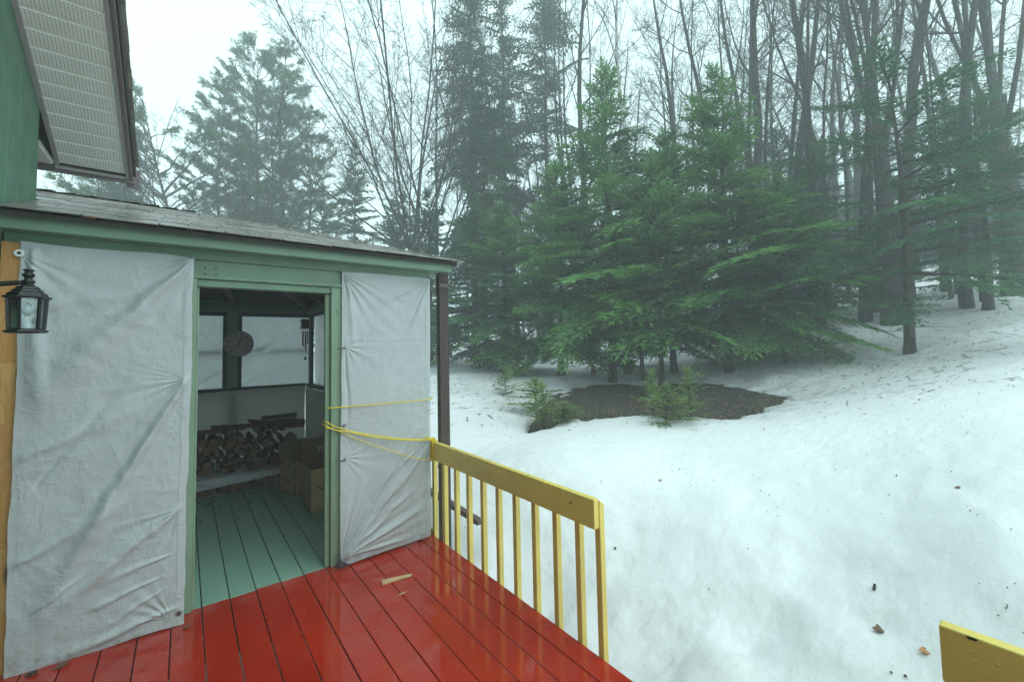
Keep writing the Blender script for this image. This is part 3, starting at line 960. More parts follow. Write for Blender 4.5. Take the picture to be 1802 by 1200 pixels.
    m.add([q for q in pts]+[q+t for q in pts], [(0, 1, 2), (5, 4, 3)]+[(i, i+3, (i+1) % 3+3, (i+1) % 3) for i in range(2)])
    pts = [Bb, Ab, R0, AP]
    m.add([q for q in pts]+[q+t for q in pts], [(0, 1, 2, 3), (7, 6, 5, 4)]+[(i, i+4, (i+1) % 4+4, (i+1) % 4) for i in range(4)])
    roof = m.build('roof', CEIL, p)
    rng = random.Random(21)

    def courses(o, ex, up, length, width_at, nrm, start=0.0, xmin=None):
        s, i = -.012, 0
        ee = .143
        while s < length-.03:
            lo, hi = width_at(s, s+ee)
            x = lo-(.165 if i % 2 else 0)-rng.uniform(0, .05)
            while x < hi:
                a, b = max(x+.003, lo), min(x+.327, hi)
                # clip the tab against the hip on its upper edge
                l2, h2 = width_at(s+ee+.02, s+ee+.02)
                if b-a > .03:
                    jit = rng.uniform(-.004, .004); lift = rng.uniform(0, .004)
                    a2, b2 = max(a, l2-.02), min(b, h2+.02)
                    if b2-a2 < .02: b2 = a2+.02
                    bz, tz = .012+lift, .004
                    c = [o+ex*a+up*(s+jit)+nrm*(bz-.006), o+ex*b+up*(s+jit)+nrm*(bz-.006), o+ex*b2+up*(s+ee+.02)+nrm*tz, o+ex*a2+up*(s+ee+.02)+nrm*tz]
                    d = [q+nrm*.007 for q in c]
                    MB().add(c+d, [(3, 2, 1, 0), (4, 5, 6, 7), (0, 1, 5, 4), (1, 2, 6, 5), (2, 3, 7, 6), (3, 0, 4, 7)]).build('shingle', SHINGLE, roof)
                x += .333
            s += ee; i += 1
    # front slope
    up = (np.array((0, AP[1]-EY, AP[2]-EZ))); L = np.linalg.norm(up); up /= L
    ex = np.array((1., 0, 0)); nr = np.cross(ex, up)

    def wf(s0, s1):
        f = max(0, s0)/L; y = EY+f*(5.7-EY)
        return (-.79 if y < 4.13 else -1.55), EX+f*(AP[0]-EX)+(.02 if s0 <= 0 else 0)
    courses(np.array((0, EY-.02, EZ)), ex, up, L, wf, nr)
    # right slope
    up2 = np.array((AP[0]-EX, 0, AP[2]-EZ)); L2 = np.linalg.norm(up2); up2 /= L2
    ex2 = np.array((0, 1., 0)); nr2 = np.cross(ex2, up2)

    def wr(s0, s1):
        f = max(0, s0)/L2
        return EY+f*(5.7-EY), BY-f*(BY-5.7)
    courses(np.array((EX+.02, 0, EZ)), ex2, up2, L2, wr, nr2)
    # hip and ridge caps
    for (q0, q1, n) in ((B, AP, 20), (AP, R0, 11)):
        dv = (q1-q0); ln = np.linalg.norm(dv); dv /= ln
        sd = np.cross(dv, (0, 0, 1)); sd /= np.linalg.norm(sd)
        for i in range(n):
            a = q0+dv*(i*ln/n); b = q0+dv*((i+1)*ln/n+.03)
            h = np.array((0, 0, .026+rng.uniform(0, .007))); dn = np.array((0, 0, -.028)); hb = np.array((0, 0, .014))
            w = .13
            MB().add([a+sd*w+dn+h, a+h, a-sd*w+dn+h, b+sd*w+dn+hb, b+hb, b-sd*w+dn+hb, a+sd*w+dn+h-(0, 0, .008), a+h-(0, 0, .008), a-sd*w+dn+h-(0, 0, .008)],
                     [(0, 1, 4, 3), (1, 2, 5, 4), (6, 7, 1, 0), (7, 8, 2, 1)]).build('cap_shingle', SHINGLE, roof)
    # rafters seen through the doorway
    apx = AP+np.array((0, 0, -.06)); ze = 2.35
    for x in (-.5, .06, .62):
        MB().bar((x, YB, ze), (min(x, .07), 5.7, 3.08), .045, .09).build('rafter', DARKWOOD, roof)
        MB().bar((x, YW+.06, ze+.04), (min(x, .07), 5.7, 3.08), .045, .09).build('rafter', DARKWOOD, roof)
    for y in (4.6, 5.7, 6.8):
        MB().bar((XR-.05, y, ze), (.07, 5.7, 3.08), .045, .09).build('rafter', DARKWOOD, roof)
    MB().bar((XR-.05, YB-.02, ze), tuple(apx), .05, .10).build('hip_rafter', DARKWOOD, roof)
    MB().bar((XR-.05, YW+.1, ze), tuple(apx), .05, .10).build('hip_rafter', DARKWOOD, roof)
    # screw heads in the right jamb
    for (x, z) in ((.945, 1.60), (.948, 1.95), (.952, 1.93), (.94, .80), (.93, .29), (.935, .25), (0.02, 1.30), (.02, .78), (.10, 2.21), (.16, 2.21), (.10, 2.17), (.16, 2.17)):
        y = YW-.0285 if x < .06 else YW-.0225 if x > .9 else YW-.0125
        MB().lathe([(.006, 0), (.004, .004)], 8).build('screw_head', INK if z > 1.9 else STEEL, p) if False else None
        mm = MB()
        mm.tube([(x, y+.002, z), (x, y-.003, z)], [.006, .005], 8)
        mm.build('screw_head', STEEL if z < 1.9 else INK, p)
    return p

PORCH = build_porch()

pp = MB().box(-.793, 3.436, -.002, -.717, 3.474, 2.268)
tag(pp.build('pine_post', PINE, None, bevel=.003, loc=(-.755, 3.455, 0)), 'unpainted orange pine post beside the left tarp', 'post')

# ------------------------------------------------------------------ tarps

def tarp(name, label, TL, TR, BR, BL, nu, nv, folds, rays, amp, mat, seed, n=(0, -1, 0), hem=True, edge_r=None, sag=0.0, edge_wob=.006, clipz=None, cat='tarp', group=None):
    TL, TR, BR, BL = [np.array(q, float) for q in (TL, TR, BR, BL)]
    n = np.array(n, float)
    W = np.linalg.norm(TR-TL); H = np.linalg.norm(TL-BL)
    u, v = np.meshgrid(np.linspace(0, 1, nu), np.linspace(0, 1, nv))
    U, V = u.ravel(), v.ravel()
    P = (BL*(1-U)[:, None]+BR*U[:, None])*(1-V)[:, None]+(TL*(1-U)[:, None]+TR*U[:, None])*V[:, None]
    s, t = U*W, V*H
    d = np.zeros(len(U))
    ws, wt = s+.05*fbm(s*4, t*4, 3, seed), t+.05*fbm(s*4+7, t*4, 3, seed+1)
    for (s0, t0, s1, t1, wd, a) in folds:
        ex, ey = s1-s0, t1-t0; L = math.hypot(ex, ey); ex /= L; ey /= L
        al = (ws-s0)*ex+(wt-t0)*ey; pe = -(ws-s0)*ey+(wt-t0)*ex
        wv = wd*(.35+.65*np.clip(al/L, 0, 1))
        d += a*np.exp(-(pe/wv)**2)*smooth(-.06, .05, al)*smooth(L+.05, L*.55, al)*(1+.5*fbm(al*9, pe*0+seed, 2, seed+3))
    for (s0, t0, a0, a1, cnt, a, ln) in rays:
        dx, dy = s-s0, t-t0; r = np.hypot(dx, dy)+1e-6; th = np.arctan2(dy, dx)
        lo, hi = rad(a0), rad(a1)
        g = smooth(lo-.15, lo+.15, th)*smooth(hi+.15, hi-.15, th)
        d += a*np.sin((th-lo)/(hi-lo)*2*math.pi*cnt+2.5*fbm(r*3, th*2, 2, seed))*g*smooth(0, .06, r)*np.exp(-r/ln)
    # soft crumple: ridged noise, two scales
    d += amp*(1-2*np.abs(2*fbm(ws*3.1, wt*2.3, 3, seed+5)))*.6
    d += amp*.35*(1-2*np.abs(2*fbm(ws*9, wt*7, 3, seed+9)))
    d += amp*.9*2*fbm(ws*1.3, wt*1.3, 2, seed+2)
    mid = np.minimum(1, np.minimum(np.minimum(U, 1-U)*W/.04, np.minimum(V, 1-V)*H/.04))
    d = d*(.35+.65*mid)
    P = P+n*d[:, None]
    # uneven hems
    P[:, 2] += edge_wob*2*fbm(s*5, t*0, 3, seed+4)*((1-V)**8+V**8)
    P[:, 0] += edge_wob*2*fbm(t*4, s*0, 3, seed+6)*(U**8+(1-U)**8)*abs(n[1])
    if clipz is not None: P[:, 2] = np.maximum(P[:, 2], clipz)
    i = np.arange(nu*nv).reshape(nv, nu)
    q = np.stack([i[:-1, :-1], i[:-1, 1:], i[1:, 1:], i[1:, :-1]], -1).reshape(-1, 4)
    root = thing(name, label, cat, tuple((BL+BR)/2), group)
    o0 = (BL+BR)/2; o0[2] = 0
    root.location = tuple(o0); ORG[root.name] = o0
    me = np_mesh('sheet', P-o0, [q], [mat], smooth=True)
    place(me, 'sheet', root)
    G = P.reshape(nv, nu, 3)
    if hem:
        k = max(2, int(nu*.045/W)); kv = max(2, int(nv*.035/H))
        for sub in (G[:, nu-k:], G[nv-kv:, :nu-k], G[:kv, :nu-k]):
            a, b = sub.shape[:2]
            ii = np.arange(a*b).reshape(a, b)
            qq = np.stack([ii[:-1, :-1], ii[:-1, 1:], ii[1:, 1:], ii[1:, :-1]], -1).reshape(-1, 4)
            place(np_mesh('hem', sub.reshape(-1, 3)+n*.0035-o0, [qq], [mat], smooth=True), 'hem', root)
    return root, G

def grommet(root, x, y, z, r=.016, mat=STEEL, name='grommet'):
    m = MB()
    m.tube([(x, y, z), (x, y-.004, z), (x, y-.005, z)], [r, r, r*.75], 16)
    g = m.build(name, mat, root)
    m = MB(); m.tube([(x, y-.0052, z), (x, y-.007, z)], [r*.42, r*.35], 10)
    m.build('screw_head', INK, g)
    return g

# left tarp: (s along width from left, t up)
LW = .77
tl, G1 = tarp('left_tarp', 'large wrinkled white tarp hung left of the doorway', (-.722, 3.428, 2.268), (.036, 3.452, 2.276), (.020, 3.352, .012), (-.712, 3.392, -.002), 230, 520,
              [(.755, 2.26, .02, 1.30, .10, .045), (.755, 2.26, .25, 1.75, .05, -.02), (.74, 1.47, .05, .12, .055, .040), (.74, 1.47, .30, .75, .035, -.018), (.74, 1.47, .45, 1.12, .03, .012),
               (.72, .68, .10, .20, .05, .030), (.72, .68, .42, .42, .03, -.012), (.70, .10, .15, .02, .03, .018), (.05, 2.22, .10, 1.2, .05, .018), (.02, 1.1, .70, 1.42, .06, .012), (.03, .55, .55, .85, .05, .012), (.10, .3, .60, .62, .03, .010),
               (.06, 1.9, .6, 2.05, .05, .010), (.1, .95, .5, 1.6, .04, -.012), (.66, .42, .40, .36, .02, .012), (.6, .30, .3, .22, .02, .014), (.62, .22, .42, .12, .02, .012)],
              [(.755, 2.26, -165, -95, 4, .010, .3), (.74, 1.47, 150, 180, 3, .004, .12), (.74, 1.47, -180, -110, 4, .006, .22), (.72, .68, -180, -100, 4, .006, .2), (.0, 2.2, -90, -20, 3, .007, .22), (.70, .05, 110, 180, 4, .006, .2)],
              .009, TARP, 4, clipz=.002, edge_wob=.012)
grommet(tl, .012, 3.415, 1.470); grommet(tl, -.012, 3.385, .68); grommet(tl, -.004, 3.352, .075); grommet(tl, .022, 3.442, 2.262, .012)
grommet(tl, -.722, 3.418, 2.205, .020, PLASTICW, 'washer')

RW = .77
tr_, G2 = tarp('right_tarp', 'narrow white tarp hung right of the doorway behind the yellow ropes', (.982, 3.448, 2.262), (1.745, 3.452, 2.268), (1.712, 3.425, .028), (.955, 3.415, .012), 220, 520,
               [(.0, .06, .72, .50, .030, .024), (.0, .06, .74, .78, .035, .026), (.0, .06, .66, 1.0, .030, .018), (.0, .06, .75, .25, .03, .020), (.0, .06, .60, .05, .02, .016), (.75, .82, .35, .30, .035, .024), (.75, .80, .50, .20, .03, .018), (.75, .85, .45, .55, .025, -.014),
                (.76, 2.24, .55, 1.7, .03, .014), (.76, 2.24, .30, 2.0, .025, .010), (.02, 2.22, .12, 1.6, .03, .014), (.03, 1.65, .05, .9, .02, -.010)],
               [(.0, .06, 5, 80, 8, .010, .55), (.76, 2.24, -175, -95, 5, .008, .25), (.0, 2.24, -88, -20, 5, .009, .25), (.76, .83, -150, -95, 4, .010, .3), (.03, 1.65, -90, 60, 5, .005, .12), (.03, .8, -60, 60, 5, .005, .12)],
               .007, TARP, 11, clipz=.004, edge_wob=.006)
# a paler repair band across the sheet
band = G2[int(520*.755):int(520*.772), 8:214]
a_, b_ = band.shape[:2]
ii = np.arange(a_*b_).reshape(a_, b_)
place(np_mesh('tape_band', band.reshape(-1, 3)+np.array((0, -.003, 0))-ORG[tr_.name], [np.stack([ii[:-1, :-1], ii[:-1, 1:], ii[1:, 1:], ii[1:, :-1]], -1).reshape(-1, 4)], [TARP], smooth=True), 'tape_band', tr_)
for z in (1.658, 1.06, .80, .095):
    x = .992 if z > .5 else .968
    m = MB(); m.tube([(x, 3.42, z), (x, 3.412, z)], [.012, .010], 12); m.build('grommet', STEEL, tr_)
    m = MB(); m.tube([(x-.002, 3.411, z), (x-.055, 3.44, z-.008)], [.004, .0035], 6); m.build('hook_screw', STEEL, tr_)
m = MB(); m.tube([(1.69, 3.42, 1.10), (1.745, 3.41, 1.105)], [.003, .003], 6); m.build('hook_screw', STEEL, tr_)
m = MB()
m.hexa([(.935, 3.404, .004), (1.02, 3.398, .018), (1.02, 3.408, .018), (.935, 3.414, .004), (.938, 3.404, .052), (.955, 3.400, .060), (.955, 3.410, .060), (.938, 3.414, .052)])
m.build('corner_clip', plain('dark_grey_plastic', (.045, .055, .065), .45), tr_, bevel=.003)
m = MB(); m.tube([(.963, 3.402, .030), (.963, 3.396, .030)], [.008, .006], 10); m.build('clip_hole', STEEL, tr_)

# tarps on the far walls, glowing in the windows, and the dull lining below them
tarp('back_tarp', 'backlit white tarp outside the far porch windows', (-.8, YB+.11, 2.30), (XR+.02, YB+.11, 2.30), (XR+.02, YB+.11, .9), (-.8, YB+.11, .9), 200, 130,
     [(.9, .2, 2.4, 1.1, .08, .03), (1.3, .15, 2.5, .7, .06, -.025), (.5, .9, 2.3, 1.25, .05, .02), (.9, .6, 2.2, .85, .05, .02), (0.9, 1.2, 1.6, .3, .05, .015)], [], .022, TARPB, 31, hem=False)
for (z0, z1) in ((1.60, 1.655),):
    m = MB(); m.box(-.75, YB+.135, z0, XR, YB+.145, z1); o = m.build('tarp_batten', DARKWOOD, PORCH)
tarp('side_tarp', 'white tarp outside the right porch windows', (XR+.05, YB+.10, 2.30), (XR+.05, YW+.12, 2.30), (XR+.05, YW+.12, -.3), (XR+.05, YB+.10, -.3), 160, 130,
     [(.2, 1.2, .9, 2.4, .05, .03), (.5, 1.2, 1.1, 2.4, .05, -.03)], [], .02, TARPB, 33, n=(1, 0, 0), hem=False)
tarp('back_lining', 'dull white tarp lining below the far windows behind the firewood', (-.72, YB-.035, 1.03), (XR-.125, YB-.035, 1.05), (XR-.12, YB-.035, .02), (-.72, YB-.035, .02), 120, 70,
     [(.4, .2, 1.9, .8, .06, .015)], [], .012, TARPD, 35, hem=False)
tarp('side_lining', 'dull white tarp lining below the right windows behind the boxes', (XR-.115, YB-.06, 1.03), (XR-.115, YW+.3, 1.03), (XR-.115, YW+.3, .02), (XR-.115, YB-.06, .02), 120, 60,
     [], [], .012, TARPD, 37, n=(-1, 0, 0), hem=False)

# ------------------------------------------------------------------ lantern

def build_lantern():
    c = np.array((-.563, 2.81, 0))
    L = thing('wall_lantern', 'black cast wall lantern with clear glass panes on the green house', 'lantern', (-.563, 2.81, 1.75))
    rot = rad(18)
    MB().lathe([(.070, 1.903), (.078, 1.909), (.076, 1.913), (.064, 1.917), (.061, 1.927), (.0575, 1.929), (.051, 1.933), (.048, 1.942), (.044, 1.944), (.039, 1.948), (.036, 1.956), (.031, 1.958), (.022, 1.963), (.018, 1.968)], 6, c, rot).build('roof', BLACK, L)
    MB().lathe([(.018, 1.965), (.016, 1.972), (.022, 1.977), (.022, 1.983), (.014, 1.988), (.0125, 1.998), (.018, 2.003), (.021, 2.012), (.015, 2.019), (.011, 2.024), (.018, 2.029), (.019, 2.033), (.012, 2.037)], 18, c).build('finial', BLACK, L, smooth=True)
    MB().lathe([(.030, 1.748), (.062, 1.750), (.070, 1.756), (.068, 1.762), (.058, 1.766), (.056, 1.770)], 6, c, rot).build('base', BLACK, L, bevel=.0015)
    for k in range(6):
        a = rot+k*math.pi/3; b = a+math.pi/3
        q = c+np.array((.055*math.cos(a), .055*math.sin(a), 0))
        q2 = c+np.array((.061*math.cos(a), .061*math.sin(a), 0))
        MB().bar(q+(0, 0, 1.768), q2+(0, 0, 1.906), .010, .010, up=(math.cos(a), math.sin(a), 0)).build('corner_post', BLACK, L, bevel=.001)
        p0, p1 = c+np.array((.053*math.cos(a), .053*math.sin(a), 0)), c+np.array((.053*math.cos(b), .053*math.sin(b), 0))
        p2, p3 = c+np.array((.059*math.cos(a), .059*math.sin(a), 0)), c+np.array((.059*math.cos(b), .059*math.sin(b), 0))
        inn = lambda q: c+(q-c)*.96
        z0, z1 = np.array((0, 0, 1.769)), np.array((0, 0, 1.905))
        MB().hexa([p0+z0, p1+z0, inn(p1)+z0, inn(p0)+z0, p2+z1, p3+z1, inn(p3)+z1, inn(p2)+z1]).build('glass_pane', GLASS, L)
    MB().lathe([(.012, 1.77), (.012, 1.82), (.010, 1.825)], 12, c).build('candle_sleeve', PLASTICW, L)
    MB().lathe([(.006, 1.826), (.016, 1.84), (.018, 1.853), (.012, 1.872), (.003, 1.888)], 12, c).build('bulb', GLASS, L, smooth=True)
    P, R = [], []
    for t in np.linspace(0, 1, 14):
        x = -.578-(.79-.578)*t
        P.append((x, 2.81, 1.977-.012*math.sin(t*math.pi)-.02*t*t)); R.append(.010+.020*max(0, t-.25)**1.5*1.6+.004*t)
    MB().tube(P, R, 10).build('arm', BLACK, L, smooth=True)
    MB().box(-.7995, 2.765, 1.86, -.775, 2.855, 2.06).build('wall_plate', BLACK, L, bevel=.008)

build_lantern()

# ------------------------------------------------------------------ downspout

def build_downspout():
    d = thing('downspout', 'brown corrugated downspout at the porch corner behind the railing', 'downspout', (1.895, 3.5, -.4))
    cx, cy, hw, hd = 1.897, 3.50, .045, .033
    ring = []
    for k in range(9):
        t = -1+2*k/8
        ring.append((cx+hw*t, cy-hd+(.007 if k % 2 else 0)))
    ring += [(cx+hw, cy+hd), (cx-hw, cy+hd)]
    n = len(ring)
    m = MB()
    vs = [(x, y, -.40) for x, y in ring]+[(x, y, 2.325) for x, y in ring]
    m.add(vs, [(i, (i+1) % n, n+(i+1) % n, n+i) for i in range(n)]+[tuple(range(n-1, -1, -1)), tuple(range(n, 2*n))])
    m.build('pipe', BROWN, d)
    for z in (2.20, .55):
        MB().box(cx-hw-.004, cy-hd-.004, z, cx+hw+.004, cy+hd+.003, z+.035).build('strap', BROWN, d, bevel=.002)
    q = MB(); q.bar((2.00, 4.30, .20), (2.125, 3.27, .078), .06, .05); q.build('outlet_pipe', BROWN, d, bevel=.006)
    m = MB(); m.box(1.86, 4.0, -.3, 1.90, 4.02, .32); tag(m.build('blue_tarp_scrap', BLUETARP, None, loc=(1.88, 4.0, 0)), 'sliver of blue plastic tarp between white tarp and railing', 'tarp')

build_downspout()

# ------------------------------------------------------------------ ropes

def rope_path(P, r=.0048):
    P = np.array(P, float)
    d = np.r_[0, np.cumsum(np.linalg.norm(np.diff(P, axis=0), axis=1))]
    t = np.linspace(0, d[-1], max(6, int(d[-1]/.012)))
    Q = np.c_[[np.interp(t, d, P[:, i]) for i in range(3)]].T
    for _ in range(2):
        Q[1:-1] = (Q[:-2]+2*Q[1:-1]+Q[2:])/4
    m = MB()
    w = r*(1+.22*np.sin(t*2*math.pi/.016))
    m.tube(Q, w, 6)
    return m

r1 = thing('taut_rope', 'single taut yellow rope crossing the right tarp at chest height', 'rope', (1.3, 3.40, 1.2))
rope_path([(.862, 3.52, 1.20), (.866, 3.445, 1.203), (.905, 3.432, 1.203), (1.3, 3.39, 1.200), (1.72, 3.40, 1.196), (1.752, 3.43, 1.195), (1.752, 3.52, 1.195)]).build('strand', ROPE, r1, smooth=True)
r2 = thing('knotted_rope', 'doubled yellow rope knotted round the end of the yellow railing', 'rope', (1.3, 3.40, .9))
rope_path([(.855, 3.52, 1.10), (.860, 3.44, 1.102), (.91, 3.425, 1.065), (1.05, 3.405, 1.005), (1.2, 3.395, .960), (1.4, 3.385, .905), (1.6, 3.385, .868), (1.72, 3.40, .853), (1.75, 3.41, .838)]).build('strand', ROPE, r2, smooth=True)
rope_path([(.850, 3.52, 1.075), (.857, 3.44, 1.070), (.93, 3.423, 1.030), (1.05, 3.402, 1.000), (1.2, 3.390, .945), (1.4, 3.382, .898), (1.6, 3.384, .862), (1.72, 3.40, .846), (1.745, 3.41, .835)]).build('strand', ROPE, r2, smooth=True)
rope_path([(.855, 3.44, 1.060), (.95, 3.422, 1.022), (1.08, 3.400, .945), (1.22, 3.388, .875), (1.38, 3.38, .80), (1.52, 3.382, .735), (1.64, 3.39, .690), (1.72, 3.40, .682), (1.735, 3.44, .676)], .0036).build('strand', ROPE, r2, smooth=True)
for k in range(5):
    y = 3.405+k*.008; tw = (k-2)*.008
    rope_path([(1.727, y, .660), (1.728, y+tw, .75), (1.728, y, .832), (1.753, y, .834), (1.779, y, .832), (1.780, y+.004, .75), (1.778, y+.004, .660), (1.753, y, .661), (1.728, y+.004, .662)], .0048).build('wrap', ROPE, r2, smooth=True)
rng = np.random.default_rng(4)
kn = [(1.752, 3.42, .838)]
for i in range(26):
    kn.append((1.748+rng.uniform(-.024, .024), 3.418+rng.uniform(-.022, .022), .846+rng.uniform(-.008, .014)))
rope_path(kn, .0045).build('knot', ROPE, r2, smooth=True)
for i in range(5):
    a = (1.735, 3.41, .845); b = (1.60+.02*i, 3.39-.008*i, .905-.012*i)
    rope_path([a, (1.68, 3.40, .885-.006*i), b], .0014).build('frayed_end', ROPE, r2)

# ------------------------------------------------------------------ boxes

def smile(m, o, ex, ez, w, n):
    """curved arrow mark printed on a box side"""
    vs, fs = [], []
    N = 14
    for i in range(N+1):
        t = i/N
        x = (t-.5)*w; z = .26*w*((2*t-1)**2-1)*.9
        th = .055*w*math.sin(math.pi*min(1, .12+t*.88))+.006*w
        vs.append(o+ex*x+ez*(z+th*.5)+n); vs.append(o+ex*x+ez*(z-th*.5)+n)
    for i in range(N): fs.append((2*i, 2*i+1, 2*i+3, 2*i+2))
    m.add(vs, fs)
    e = o+ex*(w*.5)+n
    m.add([e-ex*w*.10+ez*w*.03, e+ex*w*.06+ez*w*.05, e+ex*w*.02-ez*w*.14, e-ex*w*.01-ez*w*.0], [(0, 3, 2, 1)])

def carton(name, label, corner, ang, dx, dy, h, flaps, logo_faces):
    b = thing(name, label, 'box', tuple(corner))
    o = np.array(corner, float)
    ex = np.array((math.cos(ang), math.sin(ang), 0)); ey = np.array((-math.sin(ang), math.cos(ang), 0)); ez = np.array((0, 0, 1.))
    th = .006

    def panel(nm, p, u, v, nrm, parent=b, mats=(CARD, CARDIN)):
        m = MB()
        a = [p, p+u, p+u+v, p+v]
        m.add(a+[q-nrm*th for q in a], [(0, 1, 2, 3)], 0)
        m.add(a+[q-nrm*th for q in a], [(7, 6, 5, 4), (0, 4, 5, 1), (1, 5, 6, 2), (2, 6, 7, 3), (3, 7, 4, 0)], 1)
        return m.build(nm, list(mats), parent)
    z = np.array((0, 0, .003))
    panel('side', o+z, ex*dx, ez*h, -ey)
    panel('side', o+z+ey*dy, -ey*dy, ez*h, -ex)
    panel('side', o+z+ex*dx+ey*dy, -ex*dx, ez*h, ey)
    panel('side', o+z+ex*dx, ey*dy, ez*h, ex)
    panel('bottom', o+z*2+ey*dy, -ey*dy, ex*dx, -ez)
    for (side, fl, tilt) in flaps:
        t = rad(tilt)
        top = ez*(h+.002)
        if side == 'back': panel('flap', o+ey*(dy+.001)+top, ex*dx, (ez*math.cos(t)+ey*math.sin(t))*fl, -(ey*math.cos(t)-ez*math.sin(t)), mats=(CARDIN, CARD))
        if side == 'front': panel('flap', o-ey*.001+top, ex*dx, (ez*math.cos(t)-ey*math.sin(t))*fl, -ey*math.cos(t)-ez*math.sin(t))
        if side == 'left': panel('flap', o+top, ey*dy, (ez*math.cos(t)-ex*math.sin(t))*fl, (ex*math.cos(t)+ez*math.sin(t)), mats=(CARDIN, CARD))
    for f in logo_faces:
        m = MB()
        if f == 'left': smile(m, o+ey*dy*.5+ez*h*.52, -ey, ez, dy*.62, -ex*.0008)
        if f == 'front': smile(m, o+ex*dx*.45+ez*h*.62, ex, ez, dx*.62, -ey*.0008)
        m.build('printed_mark', INK, b)
    return b, o, ex, ey, ez

bx2, o2, ex2_, ey2_, ez2_ = carton('cardboard_box', 'open brown cardboard box nearest the door with a raised flap', (1.034, 4.731, 0), rad(-1), .36, .47, .425, [('back', .23, 4)], ['front', 'left'][:1])
letters('printed_letters', 'TIMP', .075, WHITEINK, bx2, tuple(ey2_*(.455)+ex2_*.16+ez2_*(.50)), (rad(88), 0, rad(-1)), False)
ang1 = math.atan2(.105, .316)
bx1, o1, _, _, _ = carton('cardboard_box', 'brown cardboard box with green tape standing by the firewood', (1.022, 5.404, 0), ang1, .34, .333, .355, [('back', .20, 6), ('left', .03, -80)], ['left'])
m = MB()
for (a, b, c) in (((.93, 5.60, .352), (.975, 5.55, .372), .02), ((.988, 5.50, .31), (1.0, 5.46, .40), .022), ((.985, 5.48, .39), (1.03, 5.43, .43), .02), ((.90, 5.62, .46), (.93, 5.58, .55), .015)):
    m.bar(np.array(a)-(.012, .008, 0), np.array(b)-(.012, .008, 0), c, .003)
m.build('tape_strip', TAPEG, bx1)

# ------------------------------------------------------------------ firewood

def mat_logend():
    t = NT('split_wood_face'); v = t.mapping()
    n = t.noise(t.mapping((30, 4, 30)), 1, 5)
    ob = t.n('ShaderNodeObjectInfo')
    c = t.mix(t.ramp(n, .3, .7), (.085, .048, .026), (.21, .125, .066))
    c = t.mix(t.math('MULTIPLY', ob.outputs['Random'], .6), c, (.16, .10, .065))
    return t.done(t.bsdf(color=c, rough=.85, normal=t.bump(n, .5, .004)))

LOGEND = mat_logend()
LOGBARK = mat_bark('firewood_bark', (.03, .024, .02), (.075, .06, .05), 0, (14, 14, 14))

def log_mesh(seed):
    r = random.Random(seed)
    kind = seed % 4
    n_arc = 4
    a = {0: 100, 1: 150, 2: 75, 3: 359}[kind]
    prof = []
    if kind != 3: prof.append((r.uniform(-.008, .008), r.uniform(-.01, .005)))
    k = n_arc+1 if kind != 3 else 9
    for i in range(k):
        t = rad(90-a/2+a*i/(k-1 if kind != 3 else k))
        R = .058*(1+r.uniform(-.1, .1))
        prof.append((R*math.cos(t)*1.1, R*math.sin(t)))
    cy = sum(p[1] for p in prof)/len(prof)
    prof = [(x, y-cy) for x, y in prof]
    n = len(prof); L = .20
    ends = []
    for s in (-1, 0, 1):
        tw = r.uniform(-.06, .06)
        ends.append([(x*(1+.04*s)+tw*.05, s*L+r.uniform(-.006, .006), y*(1+r.uniform(-.06, .06))) for x, y in prof])
    vs = sum(ends, [])
    fs, mi = [tuple(range(n)), tuple(range(3*n-1, 2*n-1, -1))], [0, 0]
    for j in range(2):
        for i in range(n):
            i2 = (i+1) % n
            fs.append((j*n+i, (j+1)*n+i, (j+1)*n+i2, j*n+i2))
            split = kind != 3 and (i == 0 or i2 == 0)
            mi.append(0 if split else 1)
    me = bpy.data.meshes.new('firewood_log'); me.from_pydata(vs, [], fs)
    me.materials.append(LOGEND); me.materials.append(LOGBARK)
    me.polygons.foreach_set('material_index', mi); me.update()
    return me

LOGS = [log_mesh(i) for i in range(10)]

def log(x, y, z, rz=0, roll=0, ry=0, s=1.0, label=None, me=None, sl=1.0):
    o = place(me or random.choice(LOGS), 'firewood_log', None, (x, y, z), (0, ry, rz), (s, sl, s))
    o.rotation_mode = 'YXZ'; o.rotation_euler = (0, roll, rz)
    if ry: o.rotation_mode = 'XYZ'; o.rotation_euler = (ry, roll, rz)
    tag(o, label or 'split firewood log in the dim stacked pile inside the porch', 'log', 'split firewood logs stacked in the porch')
    return o

random.seed(12)
ROWS = ['lowest', 'second', 'third', 'fourth', 'fifth', 'sixth', 'topmost']
for row in range(7):
    z = .265+row*.083
    x0, x1 = (-.12, 1.18)
    for dy, yy in ((0, 6.22),):
        x = x0+(.05 if row % 2 else 0)
        while x < x1:
            top = .72 if x < .35 else .66+.10*smooth(.4, .9, np.array(x)) if x < 1.05 else .62
            if z < top-.04:
                log(x+random.uniform(-.012, .012), yy+random.uniform(-.04, .03), z+random.uniform(-.012, .012), random.uniform(-.06, .06), random.uniform(0, 6.28), s=random.uniform(.8, 1.05), label='split firewood log end in the %s row of the stack above the white sheet' % ROWS[row])
            x += .098
for row in range(2):
    x = -.12
    while x < 1.15:
        log(x, 6.16+random.uniform(-.03, .03), .075+row*.082, random.uniform(-.05, .05), random.uniform(0, 6.28), s=random.uniform(.85, 1.0), label='split firewood log in the bottom layer beneath the white plastic sheet'); x += .10
